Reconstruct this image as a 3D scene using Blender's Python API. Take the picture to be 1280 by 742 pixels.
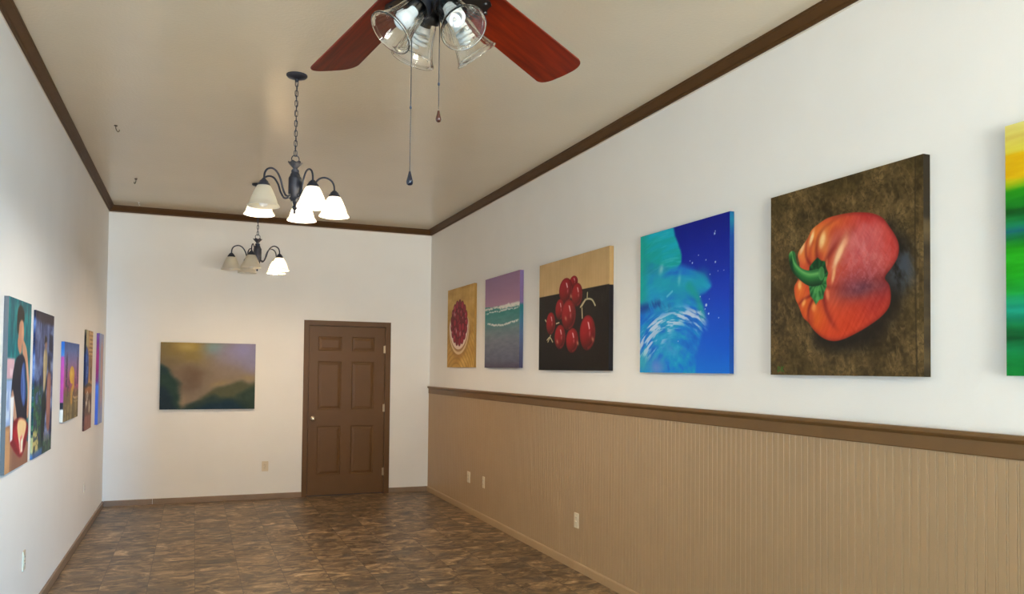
import bpy, bmesh, math, random
import numpy as np
from mathutils import Vector, Matrix

for o in list(bpy.data.objects):
    bpy.data.objects.remove(o)
SC = bpy.context.scene
COL = SC.collection
PI = math.pi
R = math.radians

# ------------------------------------------------------------------ camera, light, exposure
YAW, PITCH, ROLL = 0.38275, 0.02759, 0.01056
CAM = Vector((-2.767, -9.64803, 1.5305))
FPX, CYPX = 986.897, 434.873
_f = Vector((math.sin(YAW)*math.cos(PITCH), math.cos(YAW)*math.cos(PITCH), math.sin(PITCH)))
_r0 = Vector((math.cos(YAW), -math.sin(YAW), 0))
_u0 = _r0.cross(_f)
_r = _r0*math.cos(ROLL) + _u0*math.sin(ROLL)
_u = -_r0*math.sin(ROLL) + _u0*math.cos(ROLL)
cd = bpy.data.cameras.new('camera')
cam = bpy.data.objects.new('camera', cd)
COL.objects.link(cam)
cd.sensor_width = 36
cd.lens = FPX*36/1280
cd.shift_y = (CYPX-371)/1280
cd.clip_start = 0.05
cam.matrix_world = Matrix(((_r.x, _u.x, -_f.x, CAM.x), (_r.y, _u.y, -_f.y, CAM.y), (_r.z, _u.z, -_f.z, CAM.z), (0, 0, 0, 1)))
SC.camera = cam

SC.view_settings.view_transform = 'Standard'
SC.view_settings.look = 'None'
SC.view_settings.gamma = 1
SC.view_settings.use_curve_mapping = False
SC.view_settings.exposure = 0.72

DAY_POWER, DAY_COL = 15, (0.88, 0.98, 1.0)
STREET_FILL_POWER, STREET_FILL_COL = 2500, (0.86, 1.0, 1.0)
BLUE_POWER, BLUE_COL = 21000, (0.16, 0.54, 1.0)
PAVE_FILL_POWER, PAVE_FILL_COL = 9500, (0.98, 0.985, 0.92)
SKY, SKY_STRENGTH = (0.75, 0.87, 1.0), 1.5
COOL_BULB, COOL_W = (1.0, 0.85, 0.66), 350.0
WARM_BULB, WARM_W = (1.0, 0.72, 0.46), 540.0

w = bpy.data.worlds.new('sky')
SC.world = w
w.use_nodes = True
w.node_tree.nodes['Background'].inputs[0].default_value = (*SKY, 1)
w.node_tree.nodes['Background'].inputs[1].default_value = SKY_STRENGTH

def area_light(name, loc, rot, sx, sy, power, col):
    d = bpy.data.lights.new(name, 'AREA')
    d.shape = 'RECTANGLE'; d.size = sx; d.size_y = sy; d.energy = power; d.color = col
    o = bpy.data.objects.new(name, d); COL.objects.link(o)
    o.location = loc; o.rotation_euler = rot
    return o

W, H, YF = 3.66226, 3.29, -15.5          # room: x -W..0, y YF..0, z 0..H
# daylight through the shop window behind the camera
area_light('window_daylight', (-W/2, YF-0.06, 1.55), (R(90), 0, 0), 3.2, 2.3, DAY_POWER, DAY_COL)
# low open sky down the street, off to the right; the two lamps after it are added fill
area_light('street_sky', (6.5, YF-20, 3.2), (R(90), 0, R(21)), 6.0, 4.0, BLUE_POWER, BLUE_COL)
area_light('street_fill', (-11.5, YF-20, 3.0), (R(90), 0, R(-24)), 8.0, 4.5, STREET_FILL_POWER, STREET_FILL_COL)  # added fill lamp from the street's left, brightens the right wall
area_light('pavement_fill', (-W/2, YF-5.0, 0.02), (R(180), 0, 0), 9.0, 8.0, PAVE_FILL_POWER, PAVE_FILL_COL)  # added up-light in place of pavement bounce, lifts ceiling and upper walls

# ------------------------------------------------------------------ helpers
def lin(c):
    c = np.asarray(c, float)/255.0
    return np.where(c <= .04045, c/12.92, ((c+.055)/1.055)**2.4)

def lin4(c):
    a = lin(c); return (float(a[0]), float(a[1]), float(a[2]), 1)

def link(name, me, mats=None, parent=None):
    o = bpy.data.objects.new(name, me); COL.objects.link(o)
    if mats is not None:
        for m in (mats if isinstance(mats, (list, tuple)) else [mats]):
            me.materials.append(m)
    if parent is not None: o.parent = parent
    return o

def obj(name, bm, m, parent=None, smooth=False, angle=40):
    bmesh.ops.recalc_face_normals(bm, faces=bm.faces)
    if smooth:
        for f in bm.faces: f.smooth = True
        for e in bm.edges:
            if len(e.link_faces) == 2 and e.calc_face_angle(0) > R(angle): e.smooth = False
    me = bpy.data.meshes.new(name); bm.to_mesh(me); bm.free()
    return link(name, me, m, parent)

def empty(name, loc, label=None, cat=None, group=None, rotz=0):
    o = bpy.data.objects.new(name, None); COL.objects.link(o)
    o.empty_display_size = .1
    o.location = loc; o.rotation_euler = (0, 0, rotz)
    if label: o['label'] = label
    if cat: o['category'] = cat
    if group: o['group'] = group
    return o

def struct(o, label=None):
    o['kind'] = 'structure'
    if label: o['label'] = label
    return o

def copy_tree(o, parent=None):
    c = o.copy(); COL.objects.link(c)
    if parent is not None: c.parent = parent
    for ch in list(o.children): copy_tree(ch, c)
    return c

def box(bm, x0, x1, y0, y1, z0, z1):
    vs = [bm.verts.new((x, y, z)) for z in (z0, z1) for x, y in ((x0, y0), (x1, y0), (x1, y1), (x0, y1))]
    for f in ((0, 1, 2, 3), (4, 5, 6, 7), (0, 1, 5, 4), (1, 2, 6, 5), (2, 3, 7, 6), (3, 0, 4, 7)):
        bm.faces.new([vs[i] for i in f])

def bevel_all(bm, w, seg=2):
    bmesh.ops.bevel(bm, geom=bm.edges[:], offset=w, segments=seg, affect='EDGES', profile=.5)

def lathe(bm, prof, n=32, mat=None, close=False):
    """prof: list of (r, z) about local z; mat: 4x4 placing it"""
    rings = []
    for r, z in prof:
        if r < 1e-6:
            rings.append([bm.verts.new((0, 0, z))])
        else:
            rings.append([bm.verts.new((r*math.cos(2*PI*i/n), r*math.sin(2*PI*i/n), z)) for i in range(n)])
    pairs = list(zip(rings, rings[1:]))
    if close: pairs.append((rings[-1], rings[0]))
    for a, b in pairs:
        if len(a) == 1 and len(b) == 1: continue
        for i in range(n):
            j = (i+1) % n
            if len(a) == 1: bm.faces.new((a[0], b[j], b[i]))
            elif len(b) == 1: bm.faces.new((a[i], a[j], b[0]))
            else: bm.faces.new((a[i], a[j], b[j], b[i]))
    vs = [v for rg in rings for v in rg]
    if mat is not None: bmesh.ops.transform(bm, matrix=mat, verts=vs)
    return vs

def catmull(pts, n=8, closed=False):
    P = [np.array(p, float) for p in pts]
    out = []
    m = len(P)
    for i in range(m if closed else m-1):
        if closed: a, b, c, d = P[i-1], P[i], P[(i+1) % m], P[(i+2) % m]
        else: a, b, c, d = P[max(i-1, 0)], P[i], P[i+1], P[min(i+2, m-1)]
        for k in range(n):
            t = k/n
            out.append(.5*((2*b)+(c-a)*t+(2*a-5*b+4*c-d)*t*t+(3*b-a-3*c+d)*t**3))
    if not closed: out.append(P[-1])
    return out

def tube(bm, pts, rad, n=10, closed=False):
    P = [Vector(p) for p in pts]
    m = len(P)
    rad = rad if isinstance(rad, (list, tuple)) else [rad]*m
    T = []
    for i in range(m):
        a = P[i-1] if (i > 0 or closed) else P[i]
        b = P[(i+1) % m] if (i < m-1 or closed) else P[i]
        T.append((b-a).normalized())
    nrm = T[0].orthogonal().normalized()
    rings = []
    for i in range(m):
        nrm = (nrm - T[i]*nrm.dot(T[i])).normalized()
        bn = T[i].cross(nrm)
        rings.append([bm.verts.new(P[i]+(nrm*math.cos(2*PI*k/n)+bn*math.sin(2*PI*k/n))*rad[i]) for k in range(n)])
    for i in range(m if closed else m-1):
        a, b = rings[i], rings[(i+1) % m]
        off = 0
        if closed and i == m-1:
            off = min(range(n), key=lambda s: (a[0].co-b[s].co).length)
        for k in range(n):
            bm.faces.new((a[k], a[(k+1) % n], b[(k+1+off) % n], b[(k+off) % n]))
    if not closed:
        bm.faces.new(rings[0]); bm.faces.new(rings[-1][::-1])

def new_mat(name):
    m = bpy.data.materials.new(name); m.use_nodes = True
    nt = m.node_tree
    return m, nt, nt.nodes['Principled BSDF']

def N(nt, typ, **kw):
    n = nt.nodes.new(typ)
    for k, v in kw.items(): setattr(n, k, v)
    return n

def simple(name, rgb, rough=.5, metal=0, bump=0, bscale=200, vary=0, vscale=4, spec=.5, bdist=.002):
    m, nt, p = new_mat(name)
    p.inputs['Base Color'].default_value = lin4(rgb)
    p.inputs['Roughness'].default_value = rough
    p.inputs['Metallic'].default_value = metal
    p.inputs['Specular IOR Level'].default_value = spec
    tc = N(nt, 'ShaderNodeTexCoord')
    if vary:
        nz = N(nt, 'ShaderNodeTexNoise'); nz.inputs['Scale'].default_value = vscale; nz.inputs['Detail'].default_value = 4
        nt.links.new(tc.outputs['Object'], nz.inputs['Vector'])
        rmp = N(nt, 'ShaderNodeValToRGB')
        a = np.clip(np.array(rgb)*(1-vary), 0, 255); b = np.clip(np.array(rgb)*(1+vary), 0, 255)
        rmp.color_ramp.elements[0].position = .3; rmp.color_ramp.elements[1].position = .7
        rmp.color_ramp.elements[0].color = lin4(a); rmp.color_ramp.elements[1].color = lin4(b)
        nt.links.new(nz.outputs['Fac'], rmp.inputs['Fac'])
        nt.links.new(rmp.outputs['Color'], p.inputs['Base Color'])
    if bump:
        nb = N(nt, 'ShaderNodeTexNoise'); nb.inputs['Scale'].default_value = bscale; nb.inputs['Detail'].default_value = 3
        nt.links.new(tc.outputs['Object'], nb.inputs['Vector'])
        bp = N(nt, 'ShaderNodeBump'); bp.inputs['Strength'].default_value = bump; bp.inputs['Distance'].default_value = bdist
        nt.links.new(nb.outputs['Fac'], bp.inputs['Height'])
        nt.links.new(bp.outputs['Normal'], p.inputs['Normal'])
    return m

# ------------------------------------------------------------------ materials
M = {}
M['wall'] = simple('off_white_wall_paint', (243, 239, 231), .75, spec=.25, bump=.2, bscale=140, vary=.006, vscale=2.5, bdist=.003)
M['ceiling'] = simple('taupe_ceiling_paint', (220, 207, 182), .2, bump=.35, bscale=55, vary=.012, vscale=1.5, bdist=.004)
M['trim'] = simple('brown_trim_paint', (114, 82, 44), .42, vary=.03, vscale=9)
M['crown'] = simple('brown_crown_paint', (84, 56, 27), .5, spec=.2, vary=.03, vscale=9)
M['base'] = simple('brown_baseboard_paint', (138, 114, 90), .45, vary=.04, vscale=7)
M['wainscot'] = simple('tan_beadboard_paint', (172, 142, 105), .34, spec=.35, bump=.12, bscale=60, vary=.012, vscale=5)
M['door'] = simple('brown_door_paint', (104, 74, 44), .42, spec=.25, bump=.08, bscale=120, vary=.02, vscale=6)
M['caulk'] = simple('cream_caulk', (224, 212, 196), .6)
M['ivory'] = simple('ivory_plastic', (222, 206, 176), .35)
M['white_plastic'] = simple('white_plastic', (232, 230, 224), .35)
M['slot'] = simple('dark_slot', (60, 50, 42), .6)
M['nickel'] = simple('satin_nickel', (200, 186, 165), .25, metal=1)
M['hinge'] = simple('brushed_hinge', (196, 172, 140), .3, metal=1)
M['bronze'] = simple('dark_bronze', (46, 50, 62), .42, metal=.35, vary=.08, vscale=30)  # bluish tint puts the haze of the lamp bloom into the bronze
M['chain'] = simple('dark_beaded_chain', (26, 22, 20), .5, metal=0)
M['black'] = simple('black_enamel', (20, 20, 23), .3)
M['hook'] = simple('rusty_hook', (70, 50, 34), .5, metal=.5)
M['alum'] = simple('dark_aluminium', (70, 66, 62), .4, metal=.7)
M['white_bulb'] = simple('white_bulb_glass', (245, 244, 240), .25)
M['fob_blue'] = simple('dark_navy_fob', (18, 19, 30), .2)
M['fob_wood'] = simple('copper_wood_fob', (70, 36, 24), .22)
M['brass'] = simple('brass_socket', (200, 150, 80), .3, metal=1)
M['canvas_back'] = simple('raw_canvas', (205, 198, 186), .8)

# cherry blade wood: grain along the local x axis
def wood_mat():
    m, nt, p = new_mat('cherry_blade_wood')
    tc = N(nt, 'ShaderNodeTexCoord'); mp = N(nt, 'ShaderNodeMapping')
    mp.inputs['Scale'].default_value = (2.5, 40, 20)
    nz = N(nt, 'ShaderNodeTexNoise'); nz.inputs['Scale'].default_value = 1.6; nz.inputs['Detail'].default_value = 6
    nz.inputs['Distortion'].default_value = .4
    rmp = N(nt, 'ShaderNodeValToRGB')
    rmp.color_ramp.elements[0].position = .3; rmp.color_ramp.elements[0].color = lin4((92, 17, 2))
    rmp.color_ramp.elements[1].position = .72; rmp.color_ramp.elements[1].color = lin4((134, 35, 2))
    nt.links.new(tc.outputs['Object'], mp.inputs['Vector']); nt.links.new(mp.outputs['Vector'], nz.inputs['Vector'])
    nt.links.new(nz.outputs['Fac'], rmp.inputs['Fac']); nt.links.new(rmp.outputs['Color'], p.inputs['Base Color'])
    p.inputs['Roughness'].default_value = .42
    p.inputs['Specular IOR Level'].default_value = .2
    return m
M['cherry'] = wood_mat()

def glass_mat():
    m, nt, p = new_mat('clear_ribbed_glass')
    nt.nodes.remove(p)
    out = nt.nodes['Material Output']
    gl = N(nt, 'ShaderNodeBsdfGlass'); gl.inputs['IOR'].default_value = 1.46; gl.inputs['Roughness'].default_value = .02
    gl.inputs['Color'].default_value = (.985, .985, .97, 1)
    tc = N(nt, 'ShaderNodeTexCoord'); nz = N(nt, 'ShaderNodeTexNoise')
    nz.inputs['Scale'].default_value = 45; nz.inputs['Detail'].default_value = 1
    mp = N(nt, 'ShaderNodeMapping'); mp.inputs['Scale'].default_value = (1, 1, .25)
    bp = N(nt, 'ShaderNodeBump'); bp.inputs['Strength'].default_value = .12; bp.inputs['Distance'].default_value = .003
    nt.links.new(tc.outputs['Object'], mp.inputs['Vector']); nt.links.new(mp.outputs['Vector'], nz.inputs['Vector'])
    nt.links.new(nz.outputs['Fac'], bp.inputs['Height']); nt.links.new(bp.outputs['Normal'], gl.inputs['Normal'])
    nt.links.new(gl.outputs[0], out.inputs['Surface'])
    return m
M['glass'] = glass_mat()

def shade_mat():
    m, nt, p = new_mat('frosted_white_shade_glass')
    nt.nodes.remove(p)
    out = nt.nodes['Material Output']
    d = N(nt, 'ShaderNodeBsdfDiffuse'); d.inputs['Color'].default_value = lin4((244, 242, 232))
    t = N(nt, 'ShaderNodeBsdfTranslucent'); t.inputs['Color'].default_value = lin4((250, 247, 238))
    g = N(nt, 'ShaderNodeBsdfGlossy'); g.inputs['Roughness'].default_value = .25
    mx = N(nt, 'ShaderNodeMixShader'); mx.inputs[0].default_value = .8
    m2 = N(nt, 'ShaderNodeMixShader'); m2.inputs[0].default_value = .05
    nt.links.new(d.outputs[0], mx.inputs[1]); nt.links.new(t.outputs[0], mx.inputs[2])
    nt.links.new(mx.outputs[0], m2.inputs[1]); nt.links.new(g.outputs[0], m2.inputs[2])
    nt.links.new(m2.outputs[0], out.inputs['Surface'])
    return m
M['shade'] = shade_mat()

def lit_mat(name, col, strength):
    m, nt, p = new_mat(name)
    p.inputs['Base Color'].default_value = (.9, .9, .9, 1)
    p.inputs['Emission Color'].default_value = (*col, 1)
    p.inputs['Emission Strength'].default_value = strength
    return m
M['cool_lit'] = lit_mat('lit_cool_bulb', COOL_BULB, COOL_W)
M['warm_lit'] = lit_mat('lit_warm_bulb', WARM_BULB, WARM_W)

# slate-look floor tiles, 12 inch grid
def floor_mat():
    m, nt, p = new_mat('brown_slate_tile')
    L = nt.links.new
    tc = N(nt, 'ShaderNodeTexCoord'); sep = N(nt, 'ShaderNodeSeparateXYZ'); L(tc.outputs['Object'], sep.inputs[0])
    def mth(op, a, b=None, c=None):
        n = N(nt, 'ShaderNodeMath', operation=op)
        for i, v in enumerate((a, b, c)):
            if v is None: continue
            if isinstance(v, (int, float)): n.inputs[i].default_value = v
            else: L(v, n.inputs[i])
        return n.outputs[0]
    T = .305
    gx = mth('DIVIDE', mth('ADD', sep.outputs['X'], 2.73+20*T), T)
    gy = mth('DIVIDE', mth('ADD', sep.outputs['Y'], .11+60*T), T)
    ix, iy = mth('FLOOR', gx), mth('FLOOR', gy)
    fx, fy = mth('FRACT', gx), mth('FRACT', gy)
    cid = N(nt, 'ShaderNodeCombineXYZ'); L(ix, cid.inputs[0]); L(iy, cid.inputs[1])
    wn = N(nt, 'ShaderNodeTexWhiteNoise', noise_dimensions='3D'); L(cid.outputs[0], wn.inputs['Vector'])
    off = N(nt, 'ShaderNodeVectorMath', operation='SCALE'); L(wn.outputs['Color'], off.inputs[0]); off.inputs['Scale'].default_value = 13
    add = N(nt, 'ShaderNodeVectorMath', operation='ADD'); L(tc.outputs['Object'], add.inputs[0]); L(off.outputs[0], add.inputs[1])
    mp = N(nt, 'ShaderNodeMapping'); mp.inputs['Scale'].default_value = (4.4, 6.6, 1); L(add.outputs[0], mp.inputs['Vector'])
    n1 = N(nt, 'ShaderNodeTexNoise'); n1.inputs['Scale'].default_value = 1.25; n1.inputs['Detail'].default_value = 9
    n1.inputs['Roughness'].default_value = .7; n1.inputs['Distortion'].default_value = 1.2; L(mp.outputs[0], n1.inputs['Vector'])
    rmp = N(nt, 'ShaderNodeValToRGB'); cr = rmp.color_ramp
    cr.elements[0].position = .33; cr.elements[0].color = lin4((46, 36, 29))
    cr.elements[1].position = .72; cr.elements[1].color = lin4((206, 178, 140))
    for pos, c in ((.42, (80, 63, 47)), (.50, (110, 88, 62)), (.57, (138, 112, 80)), (.64, (170, 142, 106))):
        e = cr.elements.new(pos); e.color = lin4(c)
    L(n1.outputs['Fac'], rmp.inputs['Fac'])
    # greyish cast on some tiles
    n2 = N(nt, 'ShaderNodeTexNoise'); n2.inputs['Scale'].default_value = .8; n2.inputs['Detail'].default_value = 3; L(mp.outputs[0], n2.inputs['Vector'])
    r2 = N(nt, 'ShaderNodeMapRange'); r2.inputs[1].default_value = .5; r2.inputs[2].default_value = .72; r2.inputs[4].default_value = .75
    L(n2.outputs['Fac'], r2.inputs[0])
    mx = N(nt, 'ShaderNodeMix', data_type='RGBA'); L(r2.outputs[0], mx.inputs[0]); L(rmp.outputs[0], mx.inputs[6]); mx.inputs[7].default_value = lin4((82, 74, 64))
    tv = N(nt, 'ShaderNodeMapRange'); tv.inputs[3].default_value = .88; tv.inputs[4].default_value = 1.36; L(wn.outputs['Value'], tv.inputs[0])
    tm = N(nt, 'ShaderNodeVectorMath', operation='SCALE'); L(mx.outputs[2], tm.inputs[0]); L(tv.outputs[0], tm.inputs['Scale'])
    # joint
    ex = mth('MINIMUM', fx, mth('SUBTRACT', 1, fx)); ey = mth('MINIMUM', fy, mth('SUBTRACT', 1, fy))
    jm = mth('LESS_THAN', mth('MINIMUM', ex, mth('MULTIPLY', ey, 1.4)), .0085)
    mj = N(nt, 'ShaderNodeMix', data_type='RGBA'); L(mth('MULTIPLY', jm, .6), mj.inputs[0]); L(tm.outputs[0], mj.inputs[6]); mj.inputs[7].default_value = lin4((56, 45, 37))
    L(mj.outputs[2], p.inputs['Base Color'])
    p.inputs['Roughness'].default_value = .42
    bp = N(nt, 'ShaderNodeBump'); bp.inputs['Strength'].default_value = .25; bp.inputs['Distance'].default_value = .004
    hh = mth('SUBTRACT', n1.outputs['Fac'], mth('MULTIPLY', jm, .5)); L(hh, bp.inputs['Height']); L(bp.outputs[0], p.inputs['Normal'])
    return m
M['floor'] = floor_mat()

def art_mat(name, rough=.5):
    m, nt, p = new_mat(name)
    a = N(nt, 'ShaderNodeVertexColor'); a.layer_name = 'paint'
    nt.links.new(a.outputs['Color'], p.inputs['Base Color'])
    p.inputs['Roughness'].default_value = rough
    p.inputs['Specular IOR Level'].default_value = .18
    tc = N(nt, 'ShaderNodeTexCoord'); nz = N(nt, 'ShaderNodeTexNoise'); nz.inputs['Scale'].default_value = 90; nz.inputs['Detail'].default_value = 3
    bp = N(nt, 'ShaderNodeBump'); bp.inputs['Strength'].default_value = .2; bp.inputs['Distance'].default_value = .002
    nt.links.new(tc.outputs['Object'], nz.inputs['Vector']); nt.links.new(nz.outputs['Fac'], bp.inputs['Height']); nt.links.new(bp.outputs[0], p.inputs['Normal'])
    return m
M['art'] = art_mat('brushed_acrylic_paint')

# ------------------------------------------------------------------ room shell
T = .12
bm = bmesh.new(); box(bm, -W-T, T, YF-T, T, -.1, 0); struct(obj('floor', bm, M['floor']))
bm = bmesh.new(); box(bm, -W-T, T, YF-T, T, H, H+.1); struct(obj('ceiling', bm, M['ceiling']))
bm = bmesh.new(); box(bm, 0, T, YF-T, T, 0, H); struct(obj('wall_right', bm, M['wall']))
bm = bmesh.new(); box(bm, -W-T, -W, YF-T, T, 0, H); struct(obj('wall_left', bm, M['wall']))
DX0, DX1, DZ1 = -1.495, -.576, 2.038     # door opening in the back wall
bm = bmesh.new()
box(bm, -W, DX0-.02, 0, T, 0, H); box(bm, DX1+.02, 0, 0, T, 0, H); box(bm, DX0-.02, DX1+.02, 0, T, DZ1+.02, H)
struct(obj('wall_back', bm, M['wall']))
# shop-window wall behind the camera
WX0, WX1, WZ0, WZ1 = -W/2-1.65, -W/2+1.65, .12, 2.9
bm = bmesh.new()
box(bm, -W, WX0, YF-T, YF, 0, H); box(bm, WX1, 0, YF-T, YF, 0, H)
box(bm, WX0, WX1, YF-T, YF, 0, WZ0); box(bm, WX0, WX1, YF-T, YF, WZ1, H)
struct(obj('wall_front', bm, M['wall']))
bm = bmesh.new()
for k in range(4):
    x = WX0+(WX1-WX0)*k/3
    box(bm, max(WX0, x-.03), min(WX1, x+.03), YF-.03, YF+.02, WZ0, WZ1)
for z in (WZ0, WZ1-.05):
    box(bm, WX0, WX1, YF-.028, YF+.018, z, z+.05)
struct(obj('window_1', bm, M['alum']))

def molding(name, side, prof, mat, y_start=None, x_span=None):
    """prof: closed list of (d, z), d = distance out of the wall; mitred at the back corners"""
    bm = bmesh.new(); ends = []
    for d, z in prof:
        if side == 'right': a, b = (-d, -d, z), (-d, y_start, z)
        elif side == 'left': a, b = (-W+d, -d, z), (-W+d, y_start, z)
        else:
            x0, x1 = x_span
            a = (x0 + (d if x0 <= -W+1e-6 else 0), -d, z); b = (x1 - (d if x1 >= -1e-6 else 0), -d, z)
        ends.append((bm.verts.new(a), bm.verts.new(b)))
    n = len(ends)
    for i in range(n):
        j = (i+1) % n
        bm.faces.new((ends[i][0], ends[j][0], ends[j][1], ends[i][1]))
    bm.faces.new([e[0] for e in ends]); bm.faces.new([e[1] for e in ends][::-1])
    return struct(obj(name, bm, mat))

CB = 3.2215
crown = [(0, CB), (.011, CB), (.013, CB+.014), (.021, CB+.017), (.026, CB+.024), (.040, CB+.046), (.044, CB+.054), (.050, CB+.056), (.050, H), (0, H)]
molding('trim_1', 'right', crown, M['crown'], YF)
molding('trim_2', 'back', crown, M['crown'], x_span=(-W, 0))
molding('trim_3', 'left', crown, M['crown'], YF)
bead = [(0, CB-.009), (.003, CB-.008), (.003, CB), (0, CB)]
molding('trim_4', 'right', bead, M['caulk'], YF)
molding('trim_5', 'back', bead, M['caulk'], x_span=(-W, 0))
molding('trim_6', 'left', bead, M['caulk'], YF)

# beadboard wainscot
def wainscot():
    bm = bmesh.new(); prof = []
    P = .0418; t = .0095
    y = 0.0; seams = [-6.617+1.22*k for k in range(-4, 6)]
    while y > YF:
        prof += [(t, y), (t, y-.0285), (t-.0030, y-.0300), (t-.0008, y-.0315), (t, y-.0348), (t-.0008, y-.0381), (t-.0030, y-.0398)]
        if any(y-P < s <= y for s in seams): prof += [(t-.007, y-.0402), (t-.007, y-.0414)]
        y -= P
    prof = [(d, yy) for d, yy in prof if yy > YF+.01]
    zb, zt = .05, 1.245
    a = [(bm.verts.new((-d, yy, zb)), bm.verts.new((-d, yy, zt))) for d, yy in prof]
    for p, q in zip(a, a[1:]): bm.faces.new((p[0], q[0], q[1], p[1]))
    return struct(obj('trim_7', bm, M['wainscot']), 'tan beadboard panelling along the right wall')
wainscot()
RZ = 1.31445
rail = [(0, 1.226), (.017, 1.226), (.019, 1.230), (.019, 1.282), (.023, 1.286), (.027, 1.288), (.036, 1.294), (.040, 1.300), (.040, 1.308), (.036, RZ), (0, RZ)]
molding('trim_8', 'right', rail, M['trim'], YF)
BBP = [(0, 0), (.014, 0), (.014, .052), (.011, .059), (.006, .061), (0, .061)]
def base_right():
    bm = bmesh.new()
    for y0, y1 in ((-.012, -4.1295), (-4.1325, -7.1), (-7.103, YF)):
        e = [(bm.verts.new((-d-.0*z, y0, z)), bm.verts.new((-d, y1, z))) for d, z in [(0, 0), (.020, 0), (.020, .054), (.016, .062), (.010, .065), (0, .065)]]
        n = len(e)
        for i in range(n): bm.faces.new((e[i][0], e[(i+1) % n][0], e[(i+1) % n][1], e[i][1]))
        bm.faces.new([v[0] for v in e]); bm.faces.new([v[1] for v in e][::-1])
    return struct(obj('baseboard_right', bm, M['wainscot']))
base_right()
molding('baseboard_left', 'left', BBP, M['base'], YF)
def base_back():
    bm = bmesh.new()
    for x0, x1 in ((-W+.014, -3.165), (-3.162, -1.557), (-.508, -.02)):
        e = [(bm.verts.new((x0, -d, z)), bm.verts.new((x1, -d, z))) for d, z in BBP]
        n = len(e)
        for i in range(n): bm.faces.new((e[i][0], e[(i+1) % n][0], e[(i+1) % n][1], e[i][1]))
        bm.faces.new([v[0] for v in e]); bm.faces.new([v[1] for v in e][::-1])
    return struct(obj('baseboard_back', bm, M['base']))
base_back()

# ------------------------------------------------------------------ door
def nested_panel(bm, x0, x1, z0, z1, y0):
    prev = [bm.verts.new((x, y0, z)) for x, z in ((x0, z0), (x1, z0), (x1, z1), (x0, z1))]
    first = prev
    for ins, dep in ((.010, .008), (.016, .008), (.040, .002), (.046, .0015)):
        cur = [bm.verts.new((x, y0+dep, z)) for x, z in ((x0+ins, z0+ins), (x1-ins, z0+ins), (x1-ins, z1-ins), (x0+ins, z1-ins))]
        for i in range(4):
            j = (i+1) % 4; bm.faces.new((prev[i], prev[j], cur[j], cur[i]))
        prev = cur
    bm.faces.new(prev)
    return first

def door():
    bm = bmesh.new()
    xs = [DX0+.003, -1.386, -1.105, -.983, -.706, DX1-.003]
    zs = [.012, .248, .834, 1.030, 1.610, 1.738, 1.910, 2.034]
    y0 = .004
    panels = {(1, 1), (3, 1), (1, 3), (3, 3), (1, 5), (3, 5)}
    for i in range(5):
        for j in range(7):
            if (i, j) in panels: nested_panel(bm, xs[i], xs[i+1], zs[j], zs[j+1], y0)
            else:
                bm.faces.new([bm.verts.new((x, y0, z)) for x, z in ((xs[i], zs[j]), (xs[i+1], zs[j]), (xs[i+1], zs[j+1]), (xs[i], zs[j+1]))])
    bmesh.ops.remove_doubles(bm, verts=bm.verts, dist=1e-5)
    b = [e for e in bm.edges if e.is_boundary]
    r = bmesh.ops.extrude_edge_only(bm, edges=b)
    vs = [v for v in r['geom'] if isinstance(v, bmesh.types.BMVert)]
    for v in vs: v.co.y = .040
    bm.faces.new([min(vs, key=lambda v: (v.co-Vector(c)).length) for c in ((xs[0], .04, zs[0]), (xs[-1], .04, zs[0]), (xs[-1], .04, zs[-1]), (xs[0], .04, zs[-1]))])
    root = struct(obj('door_1', bm, M['door']), 'closed brown six-panel door in the back wall')
    # casing with a stepped face
    bm = bmesh.new()
    def cas(x0, x1, z0, z1): box(bm, x0, x1, -.016, .0, z0, z1)
    cas(-1.557, DX0-.004, 0, 2.100); cas(DX1+.004, -.508, 0, 2.100); cas(DX0-.004, DX1+.004, DZ1+.004, 2.100)
    bmesh.ops.bevel(bm, geom=[e for e in bm.edges if all(v.co.y < -.01 for v in e.verts)], offset=.003, segments=2, affect='EDGES')
    obj('door_casing', bm, M['door'], root)
    bm = bmesh.new()
    box(bm, DX0-.02, DX0, .0, .115, 0, DZ1+.02); box(bm, DX1, DX1+.02, .0, .115, 0, DZ1+.02); box(bm, DX0, DX1, .0, .115, DZ1, DZ1+.02)
    box(bm, DX0, DX0+.012, .042, .055, 0, DZ1); box(bm, DX1-.012, DX1, .042, .055, 0, DZ1); box(bm, DX0+.012, DX1-.012, .042, .055, DZ1-.014, DZ1)
    obj('door_jamb', bm, M['door'], root)
    # knob
    bm = bmesh.new()
    mt = Matrix.Translation((-1.437, y0, .924)) @ Matrix.Rotation(R(90), 4, 'X')
    lathe(bm, [(0, 0), (.031, 0), (.031, .004), (.026, .008), (.012, .012), (.011, .028), (.018, .034), (.026, .044), (.028, .054), (.025, .062), (.015, .067), (0, .068)], 28, mt)
    obj('door_knob', bm, M['nickel'], root, True)
    for z in (1.765, 1.045, .265):
        bm = bmesh.new()
        lathe(bm, [(0, 0), (.0075, 0), (.0075, .028), (.006, .0285), (.006, .0295), (.0075, .030), (.0075, .060), (.006, .0605), (.006, .0615), (.0075, .062), (.0075, .090), (.004, .094), (0, .095)], 14,
              Matrix.Translation((DX1-.002, -.006, z-.045)))
        box(bm, DX1-.018, DX1+.003, -.0005, .0035, z-.045, z+.045)
        obj('hinge', bm, M['hinge'], root, True)
    # thin dark sweep under the door
    bm = bmesh.new(); box(bm, DX0, DX1, .006, .036, .001, .012); obj('threshold', bm, M['slot'], root)
door()

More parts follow.
